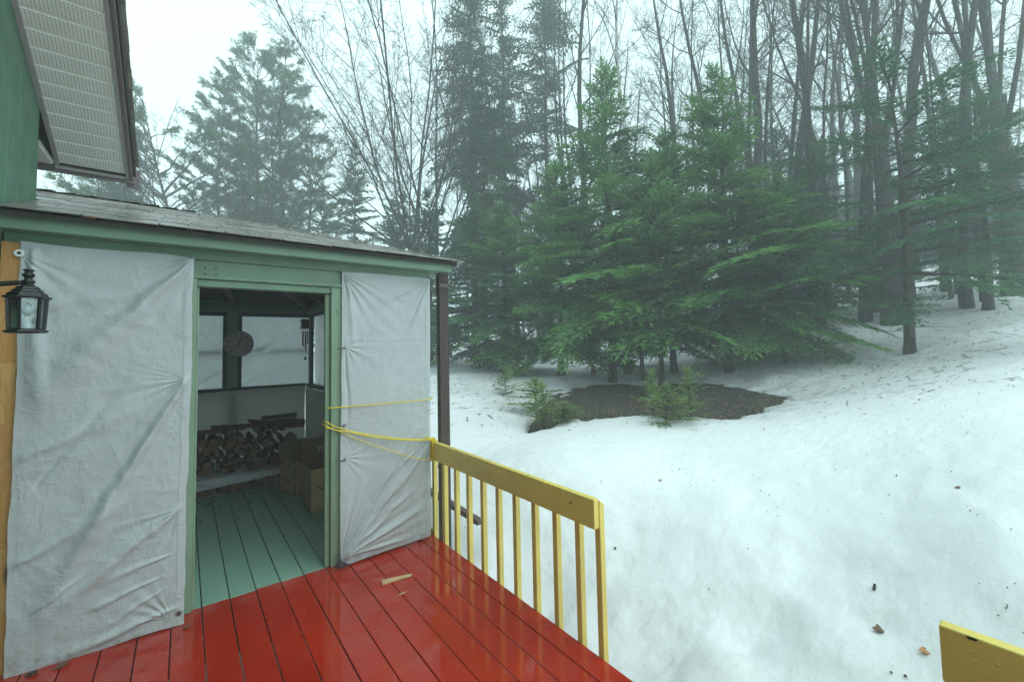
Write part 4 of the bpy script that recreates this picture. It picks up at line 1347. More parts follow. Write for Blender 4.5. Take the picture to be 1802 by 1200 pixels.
TOPS = [(.19, 6.2, .715, 1.35, .5, 'pale split log standing up at the near end of the firewood pile'), (.44, 6.18, .745, .9, .3, 'thick brown split log lying across the middle of the pile top'),
        (.40, 6.2, .70, .2, 2.6, None), (.62, 6.2, .74, 1.45, .2, 'flat pale split log on top of the pile beside the slanting one'), (.78, 6.18, .77, .55, .4, 'slanting split log leaning near the far end of the pile top'),
        (.98, 6.2, .75, 1.5, .2, None), (.98, 6.24, .70, 1.4, 1.2, None), (1.08, 6.2, .69, 1.3, 2.2, None), (.98, 6.17, .815, 1.62, .1, 'long board-like split log topmost on the firewood pile')]
for i, (x, y, z, rz, roll, lab) in enumerate(TOPS):
    log(x, y, z, rz, roll, label=lab, me=LOGS[(0, 4, 1, 2, 8, 0, 4, 1, 2)[i]], s=.95)
# plastic sheet folded over the bottom layer
tarp('plastic_sheet', 'crumpled white plastic sheet over the bottom row of firewood', (-.2, 6.35, .235), (1.2, 6.35, .225), (1.2, 5.93, .20), (-.2, 5.93, .215), 90, 40, [(.1, .0, .6, .3, .05, .02), (.7, .1, 1.1, .4, .05, .02)], [], .016, TARP, 41, n=(0, 0, 1), hem=False, cat='plastic sheet')
fl, _ = tarp('plastic_flap', 'hanging front edge of the plastic sheet by the doorway side of the firewood', (-.2, 5.925, .225), (1.2, 5.925, .205), (1.2, 5.90, .165), (-.2, 5.90, .10), 90, 20, [(.3, .1, .6, .0, .03, .02)], [], .02, TARP, 43, hem=False, cat='plastic sheet')
m = MB(); m.box(-.2, 5.97, 0.004, .36, 6.3, .03); tag(m.build('dark_plastic', plain('black_plastic', (.01, .012, .012), .3), None, bevel=.01, loc=(0, 6.1, 0)), 'dark plastic under the bottom row of firewood', 'plastic sheet')  # flat black plastic lying on the floor under the bottom logs

def scraps():
    r = random.Random(17)
    m = MB()
    for i in range(30):
        x, y = r.uniform(.1, 1.0), 5.85-abs(r.gauss(0, .35))
        if r.random() < .3: x, y = r.uniform(.15, 1.0), r.uniform(3.8, 5.4)
        a = r.uniform(0, 6.28); L, W = r.uniform(.004, .018), r.uniform(.002, .005)
        c, q = np.array((math.cos(a), math.sin(a), 0)), np.array((-math.sin(a), math.cos(a), 0))
        p = np.array((x, y, .004))
        m.hexa([p-c*L-q*W, p+c*L-q*W, p+c*L+q*W, p-c*L+q*W, p-c*L*.8-q*W*.6+(0, 0, .006), p+c*L*.9-q*W*.5+(0, 0, .005), p+c*L*.7+q*W*.8+(0, 0, .007), p-c*L*.9+q*W*.7+(0, 0, .004)])
    tag(m.build('bark_crumbs', LOGBARK, None), 'bark crumbs scattered on the green floor before the firewood', None, None, 'stuff')

scraps()

# ------------------------------------------------------------------ thermometer and chime

def build_thermo():
    c = np.array((.665, YB-.06, 1.765)); R = .20
    t = thing('dial_thermometer', 'round dial thermometer hanging on the post between the far windows', 'thermometer', tuple(c))
    m = MB(); m.tube([c+(0, .02, 0), c+(0, -.004, 0)], [R, R], 48); m.build('dial', DIAL, t)
    m = MB()
    P = [c+np.array((R*math.cos(a), -.006, R*math.sin(a))) for a in np.linspace(0, 2*math.pi, 49)]
    m.tube(P, .006, 6, cap=False); m.build('bezel', plain('grey_rim', (.25, .25, .24), .4), t)
    ticks = MB()
    a0, a1 = 225, -45
    for i in range(55):
        a = rad(a0+(a1-a0)*i/54); r0, r1 = (.115 if i % 5 else .108), .122
        d = np.array((math.cos(a), 0, math.sin(a)))
        ticks.bar(c+d*r0+(0, -.0052, 0), c+d*r1+(0, -.0052, 0), .003, .0008, up=(0, 1, 0))
    ticks.build('tick_marks', INK, t)
    for ring, vals, r, sz, mt in ((0, [-60, -40, -20, 0, 20, 40, 60, 80, 100, 120], .155, .042, INK), (1, [-50, -30, -10, 10, 30, 50], .085, .026, REDBOX)):
        for i, vv in enumerate(vals):
            a = rad(a0+(a1-a0)*i/(len(vals)-1))
            letters('numeral', str(vv), sz, mt, t, (r*math.cos(a), -.0058, r*math.sin(a)), (rad(90), 0, 0))
    nd = MB(); a = rad(68); d = np.array((math.cos(a), 0, math.sin(a)))
    nd.bar(c-d*.045+(0, -.009, 0), c+d*.115+(0, -.009, 0), .012, .002, up=(0, 1, 0)); nd.tube([c+(0, -.006, 0), c+(0, -.013, 0)], [.014, .012], 12)
    nd.build('needle', REDBOX, t)

build_thermo()

def build_chime():
    c = np.array((1.505, 7.30, 0.))
    h = thing('wind_chime', 'dark wind chime with a little birdhouse top hanging by the far corner', 'wind chime', (1.505, 7.30, 1.5))
    b = MB(); b.box(1.452, 7.255, 2.0, 1.560, 7.345, 2.10); b.build('birdhouse', BLACK, h, bevel=.004)
    MB().hexa([(1.435, 7.24, 2.10), (1.575, 7.24, 2.10), (1.575, 7.36, 2.10), (1.435, 7.36, 2.10), (1.465, 7.28, 2.135), (1.545, 7.28, 2.135), (1.545, 7.32, 2.135), (1.465, 7.32, 2.135)]).build('birdhouse_roof', BLACK, h)
    MB().box(1.435, 7.245, 1.985, 1.575, 7.355, 1.998).build('floor_plate', BLACK, h)
    for i, (x, y, L) in enumerate(((1.468, 7.28, .22), (1.487, 7.33, .23), (1.505, 7.27, .25), (1.525, 7.32, .30), (1.545, 7.29, .20))):
        MB().tube([(x, y, 1.94), (x, y, 1.94-L)], .0095, 10).build('chime_tube', STEEL if i in (0, 3) else DARKWOOD, h)
        MB().tube([(x, y, 1.985), (x, y, 1.94)], .0015, 4).build('cord', INK, h)
    MB().tube([(1.505, 7.30, 1.985), (1.511, 7.30, 1.535)], .0015, 4).build('cord', INK, h)
    MB().tube([(1.47, 7.30, 2.13), (1.49, 7.30, 2.40)], .0015, 4).build('cord', INK, h)
    MB().tube([(1.54, 7.30, 2.13), (1.51, 7.30, 2.40)], .0015, 4).build('cord', INK, h)
    MB().tube([(1.511, 7.30, 1.545), (1.511, 7.30, 1.52), (1.511, 7.30, 1.50), (1.511, 7.30, 1.487)], [.005, .016, .019, .006], 10).build('wind_catcher', BLACK, h)

build_chime()

# ------------------------------------------------------------------ small things on the deck and snow
SPLINT = plain('fresh_split_wood', (.60, .40, .20), .7, .25, 30)
m = MB()
m.hexa([(1.118, 2.985, .001), (1.330, 2.962, .001), (1.338, 2.985, .001), (1.128, 3.025, .001), (1.120, 2.988, .022), (1.322, 2.964, .010), (1.342, 2.984, .012), (1.130, 3.022, .020)])
tag(m.build('wood_splinter', SPLINT, None, bevel=.002, loc=(1.2, 2.95, 0)), 'pale split wood sliver lying on the red deck boards', 'wood piece')
m = MB(); m.box(1.165, 2.795, .001, 1.215, 2.805, .006)
tag(m.build('wood_chip', SPLINT, None, loc=(1.19, 2.80, 0)), 'tiny wood chip on the red boards beside the larger sliver', 'wood piece')

def leaf(x, y, z, s, mat, label, seed, tilt=.3, name='dead_leaf'):
    r = random.Random(seed)
    vs = [(0, 0, .15*s)]
    n = 9
    for i in range(n):
        a = 2*math.pi*i/n; R = s*(.75+.5*((i % 2))*r.random())
        vs.append((R*math.cos(a), R*.7*math.sin(a), r.uniform(0, .35)*s))
    m = MB(); m.add([(x+a, y+b, z+c+.003) for a, b, c in vs], [(0, 1+i, 1+(i+1) % n) for i in range(n)])
    o = m.build(name, mat, None, loc=(x, y, z))
    sm = o.modifiers.new('thick', 'SOLIDIFY'); sm.thickness = .0015
    return tag(o, label, 'leaf')

leaf(-.49, 3.325, .004, .035, LEAF, 'brown dead leaf at the foot of the left tarp', 1)
leaf(-.60, 3.34, .004, .03, plain('dark_wet_leaf', (.03, .022, .015), .5), 'dark wet leaf tucked under the left tarp hem', 2)
leaf(.035, 3.30, .004, .022, LEAF, 'small brown leaf beside the left door jamb on the deck', 3)
leaf(-.44, 3.30, 2.408, .035, LEAFO, 'orange dead leaf caught on the porch roof edge above the left tarp', 4)
leaf(.02, 3.30, 2.410, .022, LEAFO, 'orange dead leaf on the porch roof edge above the doorway', 5)
leaf(.42, 3.30, 2.410, .02, LEAFO, 'small orange leaf on the porch roof edge further along', 6)
leaf(1.86, 3.44, 2.315, .02, LEAFO, 'yellowish leaf stuck at the top of the downspout', 7)
for i, (x, y, s, mt, lb) in enumerate([(3.41, .789, .045, LEAF, 'dark curled leaf in a melt hollow of the near snow'), (3.301, .571, .035, LEAFO, 'orange leaf on the snow beside the stair rail end'),
                                      (3.992, 2.665, .025, LEAFO, 'small orange leaf on the snow beyond the railing end'), (4.667, .557, .03, LEAF, 'lone brown leaf high on the open snow slope')]):
    leaf(x, y, gz(x, y), s, mt, lb, 20+i)
m = MB(); zz = gz(3.698, .876); m.bar((3.68, .87, zz+.008), (3.73, .875, zz+.02), .014, .014)
tag(m.build('twig_piece', BARKD, None, loc=(3.7, .87, zz)), 'short dark twig stub lying on the open snow', 'twig')

def litter():
    rng = np.random.default_rng(77)
    n = 5200
    P = []
    while len(P) < n:
        x, y = rng.uniform(2, 16, 4000), rng.uniform(-1.5, 13, 4000)
        r = np.hypot(x, y)
        lit = sum(np.exp(-((x-a)**2+(y-b)**2)/(2*s*s*1.5)) for a, b, s in NEAR_TREES)
        p = np.clip(lit*.9, 0, 1)*smooth(5.5, 8.5, r)+.018
        p = p*((x > 2.15) | (y > 8.4))
        k = rng.random(4000) < p*.5
        P += list(zip(x[k], y[k]))
    P = np.array(P[:n])
    z = ground(P[:, 0], P[:, 1])
    sd = patch_sd(P[:, 0], P[:, 1]); keep = sd < -.05
    P, z = P[keep], z[keep]
    th = rng.uniform(rad(20), rad(92), 3800); rr = 2.6+7.5*rng.random(3800)**1.5
    gk = fbm(rr*np.sin(th)*1.1, rr*np.cos(th)*1.1, 3, 55) > .07; th = th[gk][:520]; rr = rr[gk][:520]; S2 = np.c_[rr*np.sin(th), rr*np.cos(th)]; S2 = S2[(S2[:, 0] > 2.1) & (patch_sd(S2[:, 0], S2[:, 1]) < -.05)]
    n1 = len(P); P = np.r_[P, S2]; n = len(P)
    a = rng.uniform(0, 6.28, n); L = rng.uniform(.008, .055, n)*np.where(rng.random(n) < .05, 3.0, 1)*np.where(np.hypot(P[:, 0], P[:, 1]) < 7, .35, 1); W = rng.uniform(.003, .009, n)
    L[n1:] = rng.uniform(.0015, .007, n-n1); W[n1:] = rng.uniform(.001, .003, n-n1)
    d = np.c_[np.cos(a), np.sin(a)]; q = np.c_[-np.sin(a), np.cos(a)]
    V = np.zeros((n, 4, 3))
    h = rng.uniform(.006, .02, n)
    for k, (s, t, up) in enumerate(((-1, -1, .004), (1, -1, 0.01), (1, 1, 0.012), (-1, 1, .006))):
        V[:, k, :2] = P+d*(s*L)[:, None]+q*(t*W)[:, None]
        V[:, k, 2] = ground(V[:, k, 0], V[:, k, 1])+up
    top = np.arange(n*4).reshape(-1, 4)
    me = np_mesh('forest_litter', V.reshape(-1, 3), [top], [plain('forest_litter', (.055, .042, .03), .8, .5, 3)])
    o = link(bpy.data.objects.new('forest_litter', me))
    tag(o, 'scattered needles, twigs and bark bits on the snow', None, None, 'stuff')

litter()

def ground_plants():
    # grass tufts, leaves and needle duff on the bare soil
    rng = np.random.default_rng(91)
    x, y = rng.uniform(4.2, 9.4, 26000), rng.uniform(2.2, 7.6, 26000)
    sd = patch_sd(x, y)
    edge = smooth(1.0, .1, sd)*(sd > .06)*(np.hypot(x, y) < 8.2)
    k = rng.random(26000) < edge*smooth(.0, .22, fbm(x*1.4, y*1.4, 3, 12)+.06)*.9
    x, y = x[k], y[k]
    n = len(x)
    z = ground(x, y)-.16
    a = rng.uniform(0, 6.28, n); h = rng.uniform(.05, .17, n); w = rng.uniform(.004, .008, n); ln = rng.uniform(.02, .10, n)
    d = np.c_[np.cos(a), np.sin(a), a*0]; q = np.c_[-np.sin(a), np.cos(a), a*0]
    b = np.c_[x, y, z]
    up = np.array((0, 0, 1.))
    V = np.stack([b-q*w[:, None], b+q*w[:, None], b+d*(ln*.4)[:, None]+up*(h*.65)[:, None]+q*(w*.7)[:, None], b+d*ln[:, None]+up*h[:, None], b+d*(ln*.4)[:, None]+up*(h*.65)[:, None]-q*(w*.7)[:, None]], 1).reshape(-1, 3)
    i = np.arange(n)[:, None]*5
    me = np_mesh('grass_tufts', V, [i+np.array([[0, 1, 2, 4]]), i+np.array([[4, 2, 3]])], [plain('wilted_grass', (.11, .125, .045), .8, .5, 2)])
    o = link(bpy.data.objects.new('grass_tufts', me))
    tag(o, 'wilted olive grass along the melting snow edge', None, None, 'stuff')
    n = 1500
    x, y = rng.uniform(4.2, 9.4, 9000), rng.uniform(2.2, 7.6, 9000)
    k = patch_sd(x, y) > .08
    x, y = x[k][:n], y[k][:n]; n = len(x)
    z = ground(x, y)-.115
    a = rng.uniform(0, 6.28, n); L = rng.uniform(.01, .05, n); W = np.where(rng.random(n) < .4, L*.6, .004)
    d = np.c_[np.cos(a), np.sin(a), rng.uniform(-.3, .3, n)]*L[:, None]; q = np.c_[-np.sin(a), np.cos(a), rng.uniform(-.5, .5, n)]*W[:, None]
    b = np.c_[x, y, z]
    V = np.stack([b-d, b+q, b+d, b-q], 1).reshape(-1, 3)
    me = np_mesh('leaf_litter', V, [np.arange(n*4).reshape(-1, 4)], [plain('tan_leaf_litter', (.16, .105, .06), .8, .6, 2)])
    o = link(bpy.data.objects.new('leaf_litter', me))
    tag(o, 'dead leaves and twigs on the bare soil under the firs', None, None, 'stuff')

ground_plants()

# ------------------------------------------------------------------ conifers

def rotz(a):
    c, s = math.cos(a), math.sin(a)
    return np.array([[c, -s, 0], [s, c, 0], [0, 0, 1]])

def spray(rng, L, shoot=.15, w=.020, side=.42, gap=.085, droop=.10, ang=52, lift=.1, bald=.12):
    """flat bough along +X made of needle-covered shoots; returns quads (n,4,3), tint (n,4)"""
    B, D, S = [], [], []
    t = np.arange(L*bald, L, gap)
    for k, x in enumerate(t):
        f = x/L
        B.append((x, 0, 0)); D.append((math.cos(.5)*1, rng.choice((-1, 1))*.35, rng.uniform(.05, .4))); S.append(shoot*.9)
        for sg in (-1, 1):
            ls = (side*L*max(0, 1-f)**.75*rng.uniform(.7, 1.1)+.06)*(min(1, .35+f*3))
            an = rad(ang+rng.uniform(-10, 10))
            dx, dy = math.cos(an), math.sin(an)*sg
            dz = rng.uniform(-.12, .10)
            y = 0.0; j = 0
            g2 = gap*.82
            m = max(1, int(ls/g2))
            for j in range(m+1):
                q = j*g2
                p = (x+dx*q, dy*q, dz*q-droop*q*q)
                if j == m:
                    B.append(p); D.append((dx, dy, dz-.05)); S.append(shoot*.85)
                else:
                    for s2 in (-1, 1):
                        a2 = math.atan2(dy, dx)+s2*rad(46+rng.uniform(-8, 8))
                        B.append(p); D.append((math.cos(a2), math.sin(a2), rng.uniform(-.18, .22)+lift*.5)); S.append(shoot*rng.uniform(.6, 1)*(1-.35*j/(m+1)))
    B.append((L, 0, 0)); D.append((1, 0, 0)); S.append(shoot)
    B, D, S = np.array(B), np.array(D), np.array(S)
    D /= np.linalg.norm(D, axis=1)[:, None]
    n = len(B)
    side_v = np.cross(D, np.array((0, 0, 1.))); side_v /= np.linalg.norm(side_v, axis=1)[:, None]+1e-9
    up_v = np.cross(side_v, D)
    ro = rng.uniform(-.9, .9, n)
    wv = side_v*np.cos(ro)[:, None]+up_v*np.sin(ro)[:, None]
    Q = np.stack([B, B+D*(S*.42)[:, None]+wv*w, B+D*S[:, None], B+D*(S*.42)[:, None]-wv*w], 1)
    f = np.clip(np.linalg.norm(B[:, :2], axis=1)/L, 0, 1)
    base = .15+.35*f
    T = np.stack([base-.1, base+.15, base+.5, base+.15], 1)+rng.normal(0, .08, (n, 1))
    return Q, T

def bend(Q, el, k, az, org, s, roll=0.0):
    P = Q*s
    if roll:
        cr, sr = math.cos(roll), math.sin(roll)
        P = np.stack([P[..., 0], P[..., 1]*cr-P[..., 2]*sr, P[..., 1]*sr+P[..., 2]*cr], -1)
    x = P[..., 0]; r = x
    P = P.copy()
    ca, sa = math.cos(el), math.sin(el)
    z = P[..., 2]+x*sa-k*x*x
    P[..., 0] = x*ca; P[..., 2] = z
    R = rotz(az)
    return P@R.T+org

def tube_np(P, R, n):
    P = np.asarray(P, float); R = np.asarray(R, float)
    T = np.gradient(P, axis=0); T /= np.linalg.norm(T, axis=1)[:, None]+1e-12
    ref = np.array([0.3, .2, 1.0]) if abs(T[:, 2]).mean() < .85 else np.array([1.0, .2, 0])
    x = np.cross(T, ref); x /= np.linalg.norm(x, axis=1)[:, None]+1e-12
    y = np.cross(T, x)
    a = np.arange(n)*2*math.pi/n
    V = P[:, None]+R[:, None, None]*(np.cos(a)[None, :, None]*x[:, None]+np.sin(a)[None, :, None]*y[:, None])
    m = len(P)
    i = np.arange(m*n).reshape(m, n); j = np.roll(i, -1, 1)
    q = np.stack([i[:-1], j[:-1], j[1:], i[1:]], -1).reshape(-1, 4)
    return V.reshape(-1, 3), q

class Tubes:
    def __init__(s): s.V, s.F, s.n = [], [], 0

    def add(s, P, R, n):
        v, q = tube_np(P, R, n)
        s.V.append(v); s.F.append(q+s.n); s.n += len(v)

    def mesh(s, name, mats, smooth=True):
        return np_mesh(name, np.concatenate(s.V), [np.concatenate(s.F)], mats, smooth=smooth)

def conifer(name, seed, H, R, z0, temps, dz=.30, per=5, el=(-8, 38), kdroop=.03, prof=.85, trunk_r=.10, mats=(FIRN, BARKD), thin=0.0, top_r=.10, dead=8, lean=(0, 0), gapside=None, jit=.25):
    """returns (trunk mesh, crown mesh)"""
    rng = np.random.default_rng(seed)
    Qs, Ts = [], []
    tw = Tubes()
    zz = np.linspace(0, H, 16)
    wob = np.c_[lean[0]*(zz/H)**1.6*H+.04*np.sin(zz*.9+seed), lean[1]*(zz/H)**1.6*H+.04*np.cos(zz*.7+seed), zz-.15]
    tr = trunk_r*(1-zz/H*.93); tr[0] *= 1.3
    tk = Tubes(); tk.add(wob, tr, 9)
    z = z0
    az = rng.uniform(0, 6.28)
    while z < H*.985:
        h = (z-z0)/(H-z0)
        Lr = R*(1-h)**prof*(min(1, .55+h*4))+top_r
        e = el[0]+(el[1]-el[0])*h**1.2
        cnt = per if h < .85 else max(3, per-1)
        for k in range(cnt):
            az += 2*math.pi/cnt+rng.uniform(-.25, .25)
            if rng.random() < thin: continue
            zq = z+rng.uniform(-dz*.45, dz*.45)
            if zq > H*.99 or zq < z0*.8: continue
            L = Lr*rng.uniform(1-jit*1.6, 1+jit*.6)
            if gapside is not None:
                g = math.cos(az-gapside[0]); L *= 1-gapside[1]*(.5+.5*g)
            ti = min(range(len(temps)), key=lambda i: abs(temps[i][0]-L)+rng.uniform(0, .25))
            Lt, Q, T = temps[ti]
            org = np.array([np.interp(zq, zz, wob[:, 0]), np.interp(zq, zz, wob[:, 1]), zq])
            kk = kdroop*rng.uniform(.5, 1.5)
            ee = rad(e+rng.uniform(-13, 13))
            Qs.append(bend(Q, ee, kk, az, org, L/Lt, rng.normal(0, .30))); Ts.append(T+rng.normal(0, .12))
            xs = np.linspace(0, L*.85, 4)
            ax = np.c_[xs*math.cos(ee)*math.cos(az), xs*math.cos(ee)*math.sin(az), xs*math.sin(ee)-kk*xs*xs]+org
            rr = (.006+.011*L)*np.linspace(1, .25, 4)
            tw.add(ax, rr, 3)
        z += dz*rng.uniform(.75, 1.25)*(1-.35*h)
    # leader shoot
    for k in range(6):
        Lt, Q, T = temps[0]
        Qs.append(bend(Q, rad(62+rng.uniform(-15, 15)), 0, k*1.05, np.array((wob[-1, 0], wob[-1, 1], H*.985-min(.12, H*.04)*(k % 3))), min(.32, H*.13)/Lt)); Ts.append(T+.1)
    for k in range(dead):
        zq = rng.uniform(.25, max(.5, z0*1.05)); a = rng.uniform(0, 6.28); L = rng.uniform(.3, .9)*min(1, R*.6)
        xs = np.linspace(0, L, 4)
        tw.add(np.c_[xs*math.cos(a), xs*math.sin(a), zq+xs*.05-.12*xs*xs], .010*np.linspace(1, .3, 4), 3)
    Q = np.concatenate(Qs); T = np.concatenate(Ts)
    nq = len(Q)
    Vn = Q.reshape(-1, 3)
    tv = np.concatenate(tw.V); tf = np.concatenate(tw.F)
    V = np.concatenate([Vn, tv])
    F = np.concatenate([np.arange(nq*4).reshape(-1, 4), tf+nq*4])
    mi = np.r_[np.zeros(nq, int), np.ones(len(tf), int)]
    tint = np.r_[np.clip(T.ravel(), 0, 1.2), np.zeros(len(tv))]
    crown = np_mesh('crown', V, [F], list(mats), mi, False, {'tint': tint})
    return tk.mesh('trunk', [mats[1]]), crown, nq

def tree_obj(name, label, loc, meshes, rz=0, s=1.0, sxy=None, group=None, cat='tree'):
    t = thing(name, label, cat, loc, group)
    t.rotation_euler = (0, 0, rz); t.scale = (sxy or s, sxy or s, s)
    kids = [place(me, me.name.split('.')[0], t) for me in meshes]
    return t, kids

def templates(seed, lengths, **kw):
    rng = np.random.default_rng(seed)
    return [(L,)+spray(rng, L, **kw) for L in lengths for _ in range(2)]

FT = templates(1, (.5, 1.0, 1.6, 2.3), shoot=.21, w=.025, gap=.108, droop=.22, side=.46)
tot = 0
fir_a = conifer('fir', 101, 8.4, 2.9, 1.25, FT, dz=.28, per=5, el=(-14, 42), kdroop=.055, prof=.88, thin=.16, jit=.36, trunk_r=.105, dead=10); tot += fir_a[2]
fir_b = conifer('fir', 102, 6.6, 2.8, .8, FT, dz=.27, per=5, el=(-16, 40), kdroop=.065, trunk_r=.10, dead=14, jit=.38, thin=.14, prof=.78); tot += fir_b[2]
fir_c = conifer('fir', 103, 4.6, 1.9, .95, FT, dz=.27, per=5, el=(-8, 42), kdroop=.05, trunk_r=.06, dead=6, jit=.35, thin=.08); tot += fir_c[2]
ST = templates(2, (.6, 1.2, 2.0), shoot=.25, w=.040, gap=.14, droop=.16)
spr_a = conifer('spruce', 111, 20.5, 2.3, 4.0, ST, dz=.46, per=5, el=(-18, 35), kdroop=.08, prof=.75, trunk_r=.18, mats=(SPRN, BARKD), thin=.26, dead=40, jit=.4); tot += spr_a[2]
spr_b = conifer('spruce', 112, 20.0, 2.9, 6.0, ST, dz=.62, per=4, el=(-22, 30), kdroop=.08, prof=.6, trunk_r=.18, mats=(SPRN, BARKD), thin=.22, dead=50, jit=.45); tot += spr_b[2]
spr_c = conifer('spruce', 113, 8.5, 2.3, .8, ST, dz=.42, per=5, el=(-16, 35), kdroop=.07, prof=.8, trunk_r=.12, mats=(SPRN, BARKD), thin=.05); tot += spr_c[2]
HT = templates(3, (.8, 1.5, 2.4), shoot=.13, w=.015, gap=.078, side=.40, droop=.22, lift=-.1, bald=.22)
hem = conifer('hemlock', 121, 5.4, 2.4, 1.15, HT, dz=.36, per=5, el=(-6, 30), kdroop=.055, prof=.55, trunk_r=.085, mats=(HEMN, BARKD), thin=.22, jit=.45, dead=4); tot += hem[2]
hem2 = conifer('hemlock', 122, 9.0, 2.8, 1.6, HT, dz=.42, per=5, el=(-8, 30), kdroop=.06, prof=.6, trunk_r=.10, mats=(HEMN, BARKD), thin=.18, jit=.4, dead=10); tot += hem2[2]
YT = templates(4, (.25, .45, .7), shoot=.10, w=.012, gap=.075, side=.45, droop=.1, bald=.05, lift=.3)
sap_a = conifer('sapling', 131, .92, .36, .05, YT, dz=.13, per=4, el=(8, 50), kdroop=.05, prof=.8, trunk_r=.012, mats=(SAPN, TWIG), dead=0, top_r=.07, jit=.35); tot += sap_a[2]
sap_b = conifer('sapling', 132, .60, .36, .03, YT, dz=.11, per=5, el=(0, 46), kdroop=.25, prof=.7, trunk_r=.010, mats=(SAPN, TWIG), dead=0, top_r=.07, jit=.4); tot += sap_b[2]

def base(x, y, sink=.0):
    return (x, y, gz(x, y)-sink)

FIRLIST = [
    (fir_a, 8.94, 7.24, .3, 1.0, 1.0, 'tall dark fir at the left of the fir thicket, trunk beside the bare soil'),
    (fir_b, 8.55, 8.75, 2.1, .92, .95, 'shorter fir at the outer left edge of the fir thicket'),
    (fir_a, 9.75, 4.62, 1.9, .83, .92, 'bushy fir in the middle of the thicket with its trunk base showing in the snow'),
    (fir_c, 8.75, 5.75, .7, 1.10, 1.05, 'bright green younger fir standing between the two large firs'),
    (fir_b, 10.3, 3.7, 4.0, .60, .80, 'low spreading fir at the right edge of the thicket'),
    (fir_b, 10.0, 6.2, 5.2, .95, .95, 'fir standing at the back of the thicket between the large firs'),
    (fir_c, 9.2, 6.5, 3.3, .85, .95, 'small fir tucked behind the bright green younger fir'),
]
for (f, x, y, rz, s, sxy, lb) in FIRLIST:
    tree_obj('fir_tree', lb, base(x, y), f[:2], rz, s, sxy, 'firs of the thicket beyond the deck')
SPRLIST = [
    (spr_a, 10.3, 15.96, 0, 1.02, 1.0, 'tall green spruce rising left of the fir thicket'),
    (spr_a, 12.09, 15.93, 2, .98, .9, 'tall narrow spruce just right of the tallest green spruce'),
    (spr_b, 14.34, 15.34, 1, 1.06, 1.05, 'tall sparse brownish spruce with a bare lower trunk'),
    (spr_b, 9.0, 13.2, 3, .62, .7, 'half bare brown spruce behind the downspout'),
    (spr_c, 7.54, 11.6, 0.4, .62, .95, 'low dull spruce just right of the downspout'),
    (spr_c, 7.4, 14.6, 2.4, .78, .95, 'dark spruce in the mist directly behind the downspout'),
    (spr_c, 7.48, 23.85, 4, 1.38, 1.05, 'pointed spruce in the mist above the right half of the porch roof'),
    (spr_c, 6.0, 24.6, 1.3, 1.08, .9, 'smaller misty spruce left of the pointed one above the roof'),
    (spr_c, 8.9, 22.0, 5.1, .98, 1.1, 'broad misty spruce low above the roof end'),
    (spr_c, 7.6, 17.5, 3.1, .85, 1.0, 'misty spruce behind the bare maple foot'),
    (fir_b, 7.9, 10.6, 1.0, .78, .95, 'thick fir trunk with misty foliage left of the thicket'),
]
for (f, x, y, rz, s, sxy, lb) in SPRLIST:
    tree_obj('spruce_tree' if f is not fir_b else 'fir_tree', lb, base(x, y), f[:2], rz, s, sxy, 'spruces left of the fir thicket')
HEMLIST = [
    (hem, 10.36, 1.71, .5, 1.0, 1.05, 'slim hemlock with drooping boughs and a bare straight trunk on the snow'),
    (hem2, 13.4, 3.9, 1, .55, .8, 'hemlock growing close behind the bare trunks right of the thicket'),
    (hem2, 14.4, 1.0, 2.2, .58, .95, 'hemlock low in the woods at the far right edge'),
    (hem2, 16.0, 5.6, 4.4, .75, 1.1, 'hemlock seen through the trunks behind the thicket'),
    (hem2, 18.5, 1.9, 5.4, .66, 1.1, 'distant hemlock up the snowy slope at right'),
    (hem2, 18.0, 8.0, 5.0, .8, 1.1, 'distant hemlock behind the middle of the thicket'),
]
for (f, x, y, rz, s, sxy, lb) in HEMLIST:
    tree_obj('hemlock_tree' if f is not fir_c else 'fir_tree', lb, base(x, y), f[:2], rz, s, sxy, 'understory evergreens right of the thicket')
SAPS = [
    (sap_a, 5.88, 3.98, 0, .72, .75, 'pale green sapling left of the other two at the snow edge'),
    (sap_b, 5.52, 3.50, 1, .95, .9, 'small sapling with drooping lower boughs resting on the snow'),
    (sap_a, 5.90, 3.42, 2, .82, .9, 'well shaped sapling at the right of the snow edge group'),
    (sap_a, 5.36, 7.23, 3, .62, .85, 'tiny grey green sapling alone on the snow near the porch corner'),
    (sap_a, 4.66, 5.30, 4, .70, .95, 'bushy sapling at the left end of the bare soil'),
    (sap_b, 5.15, 6.05, 5, .9, 1.3, 'low dark seedling spreading over the snow behind the bushy sapling'),
    (sap_b, 4.95, 5.02, 2.4, .5, .9, 'seedling barely above the snow by the bushy sapling'),
]
for (f, x, y, rz, s, sxy, lb) in SAPS:
    tree_obj('spruce_sapling', lb, (x, y, gz(x, y)-.06), f[:2], rz, s, sxy, 'spruce saplings in the snow', 'sapling')

# ------------------------------------------------------------------ white pines (open crowns of needle tufts)

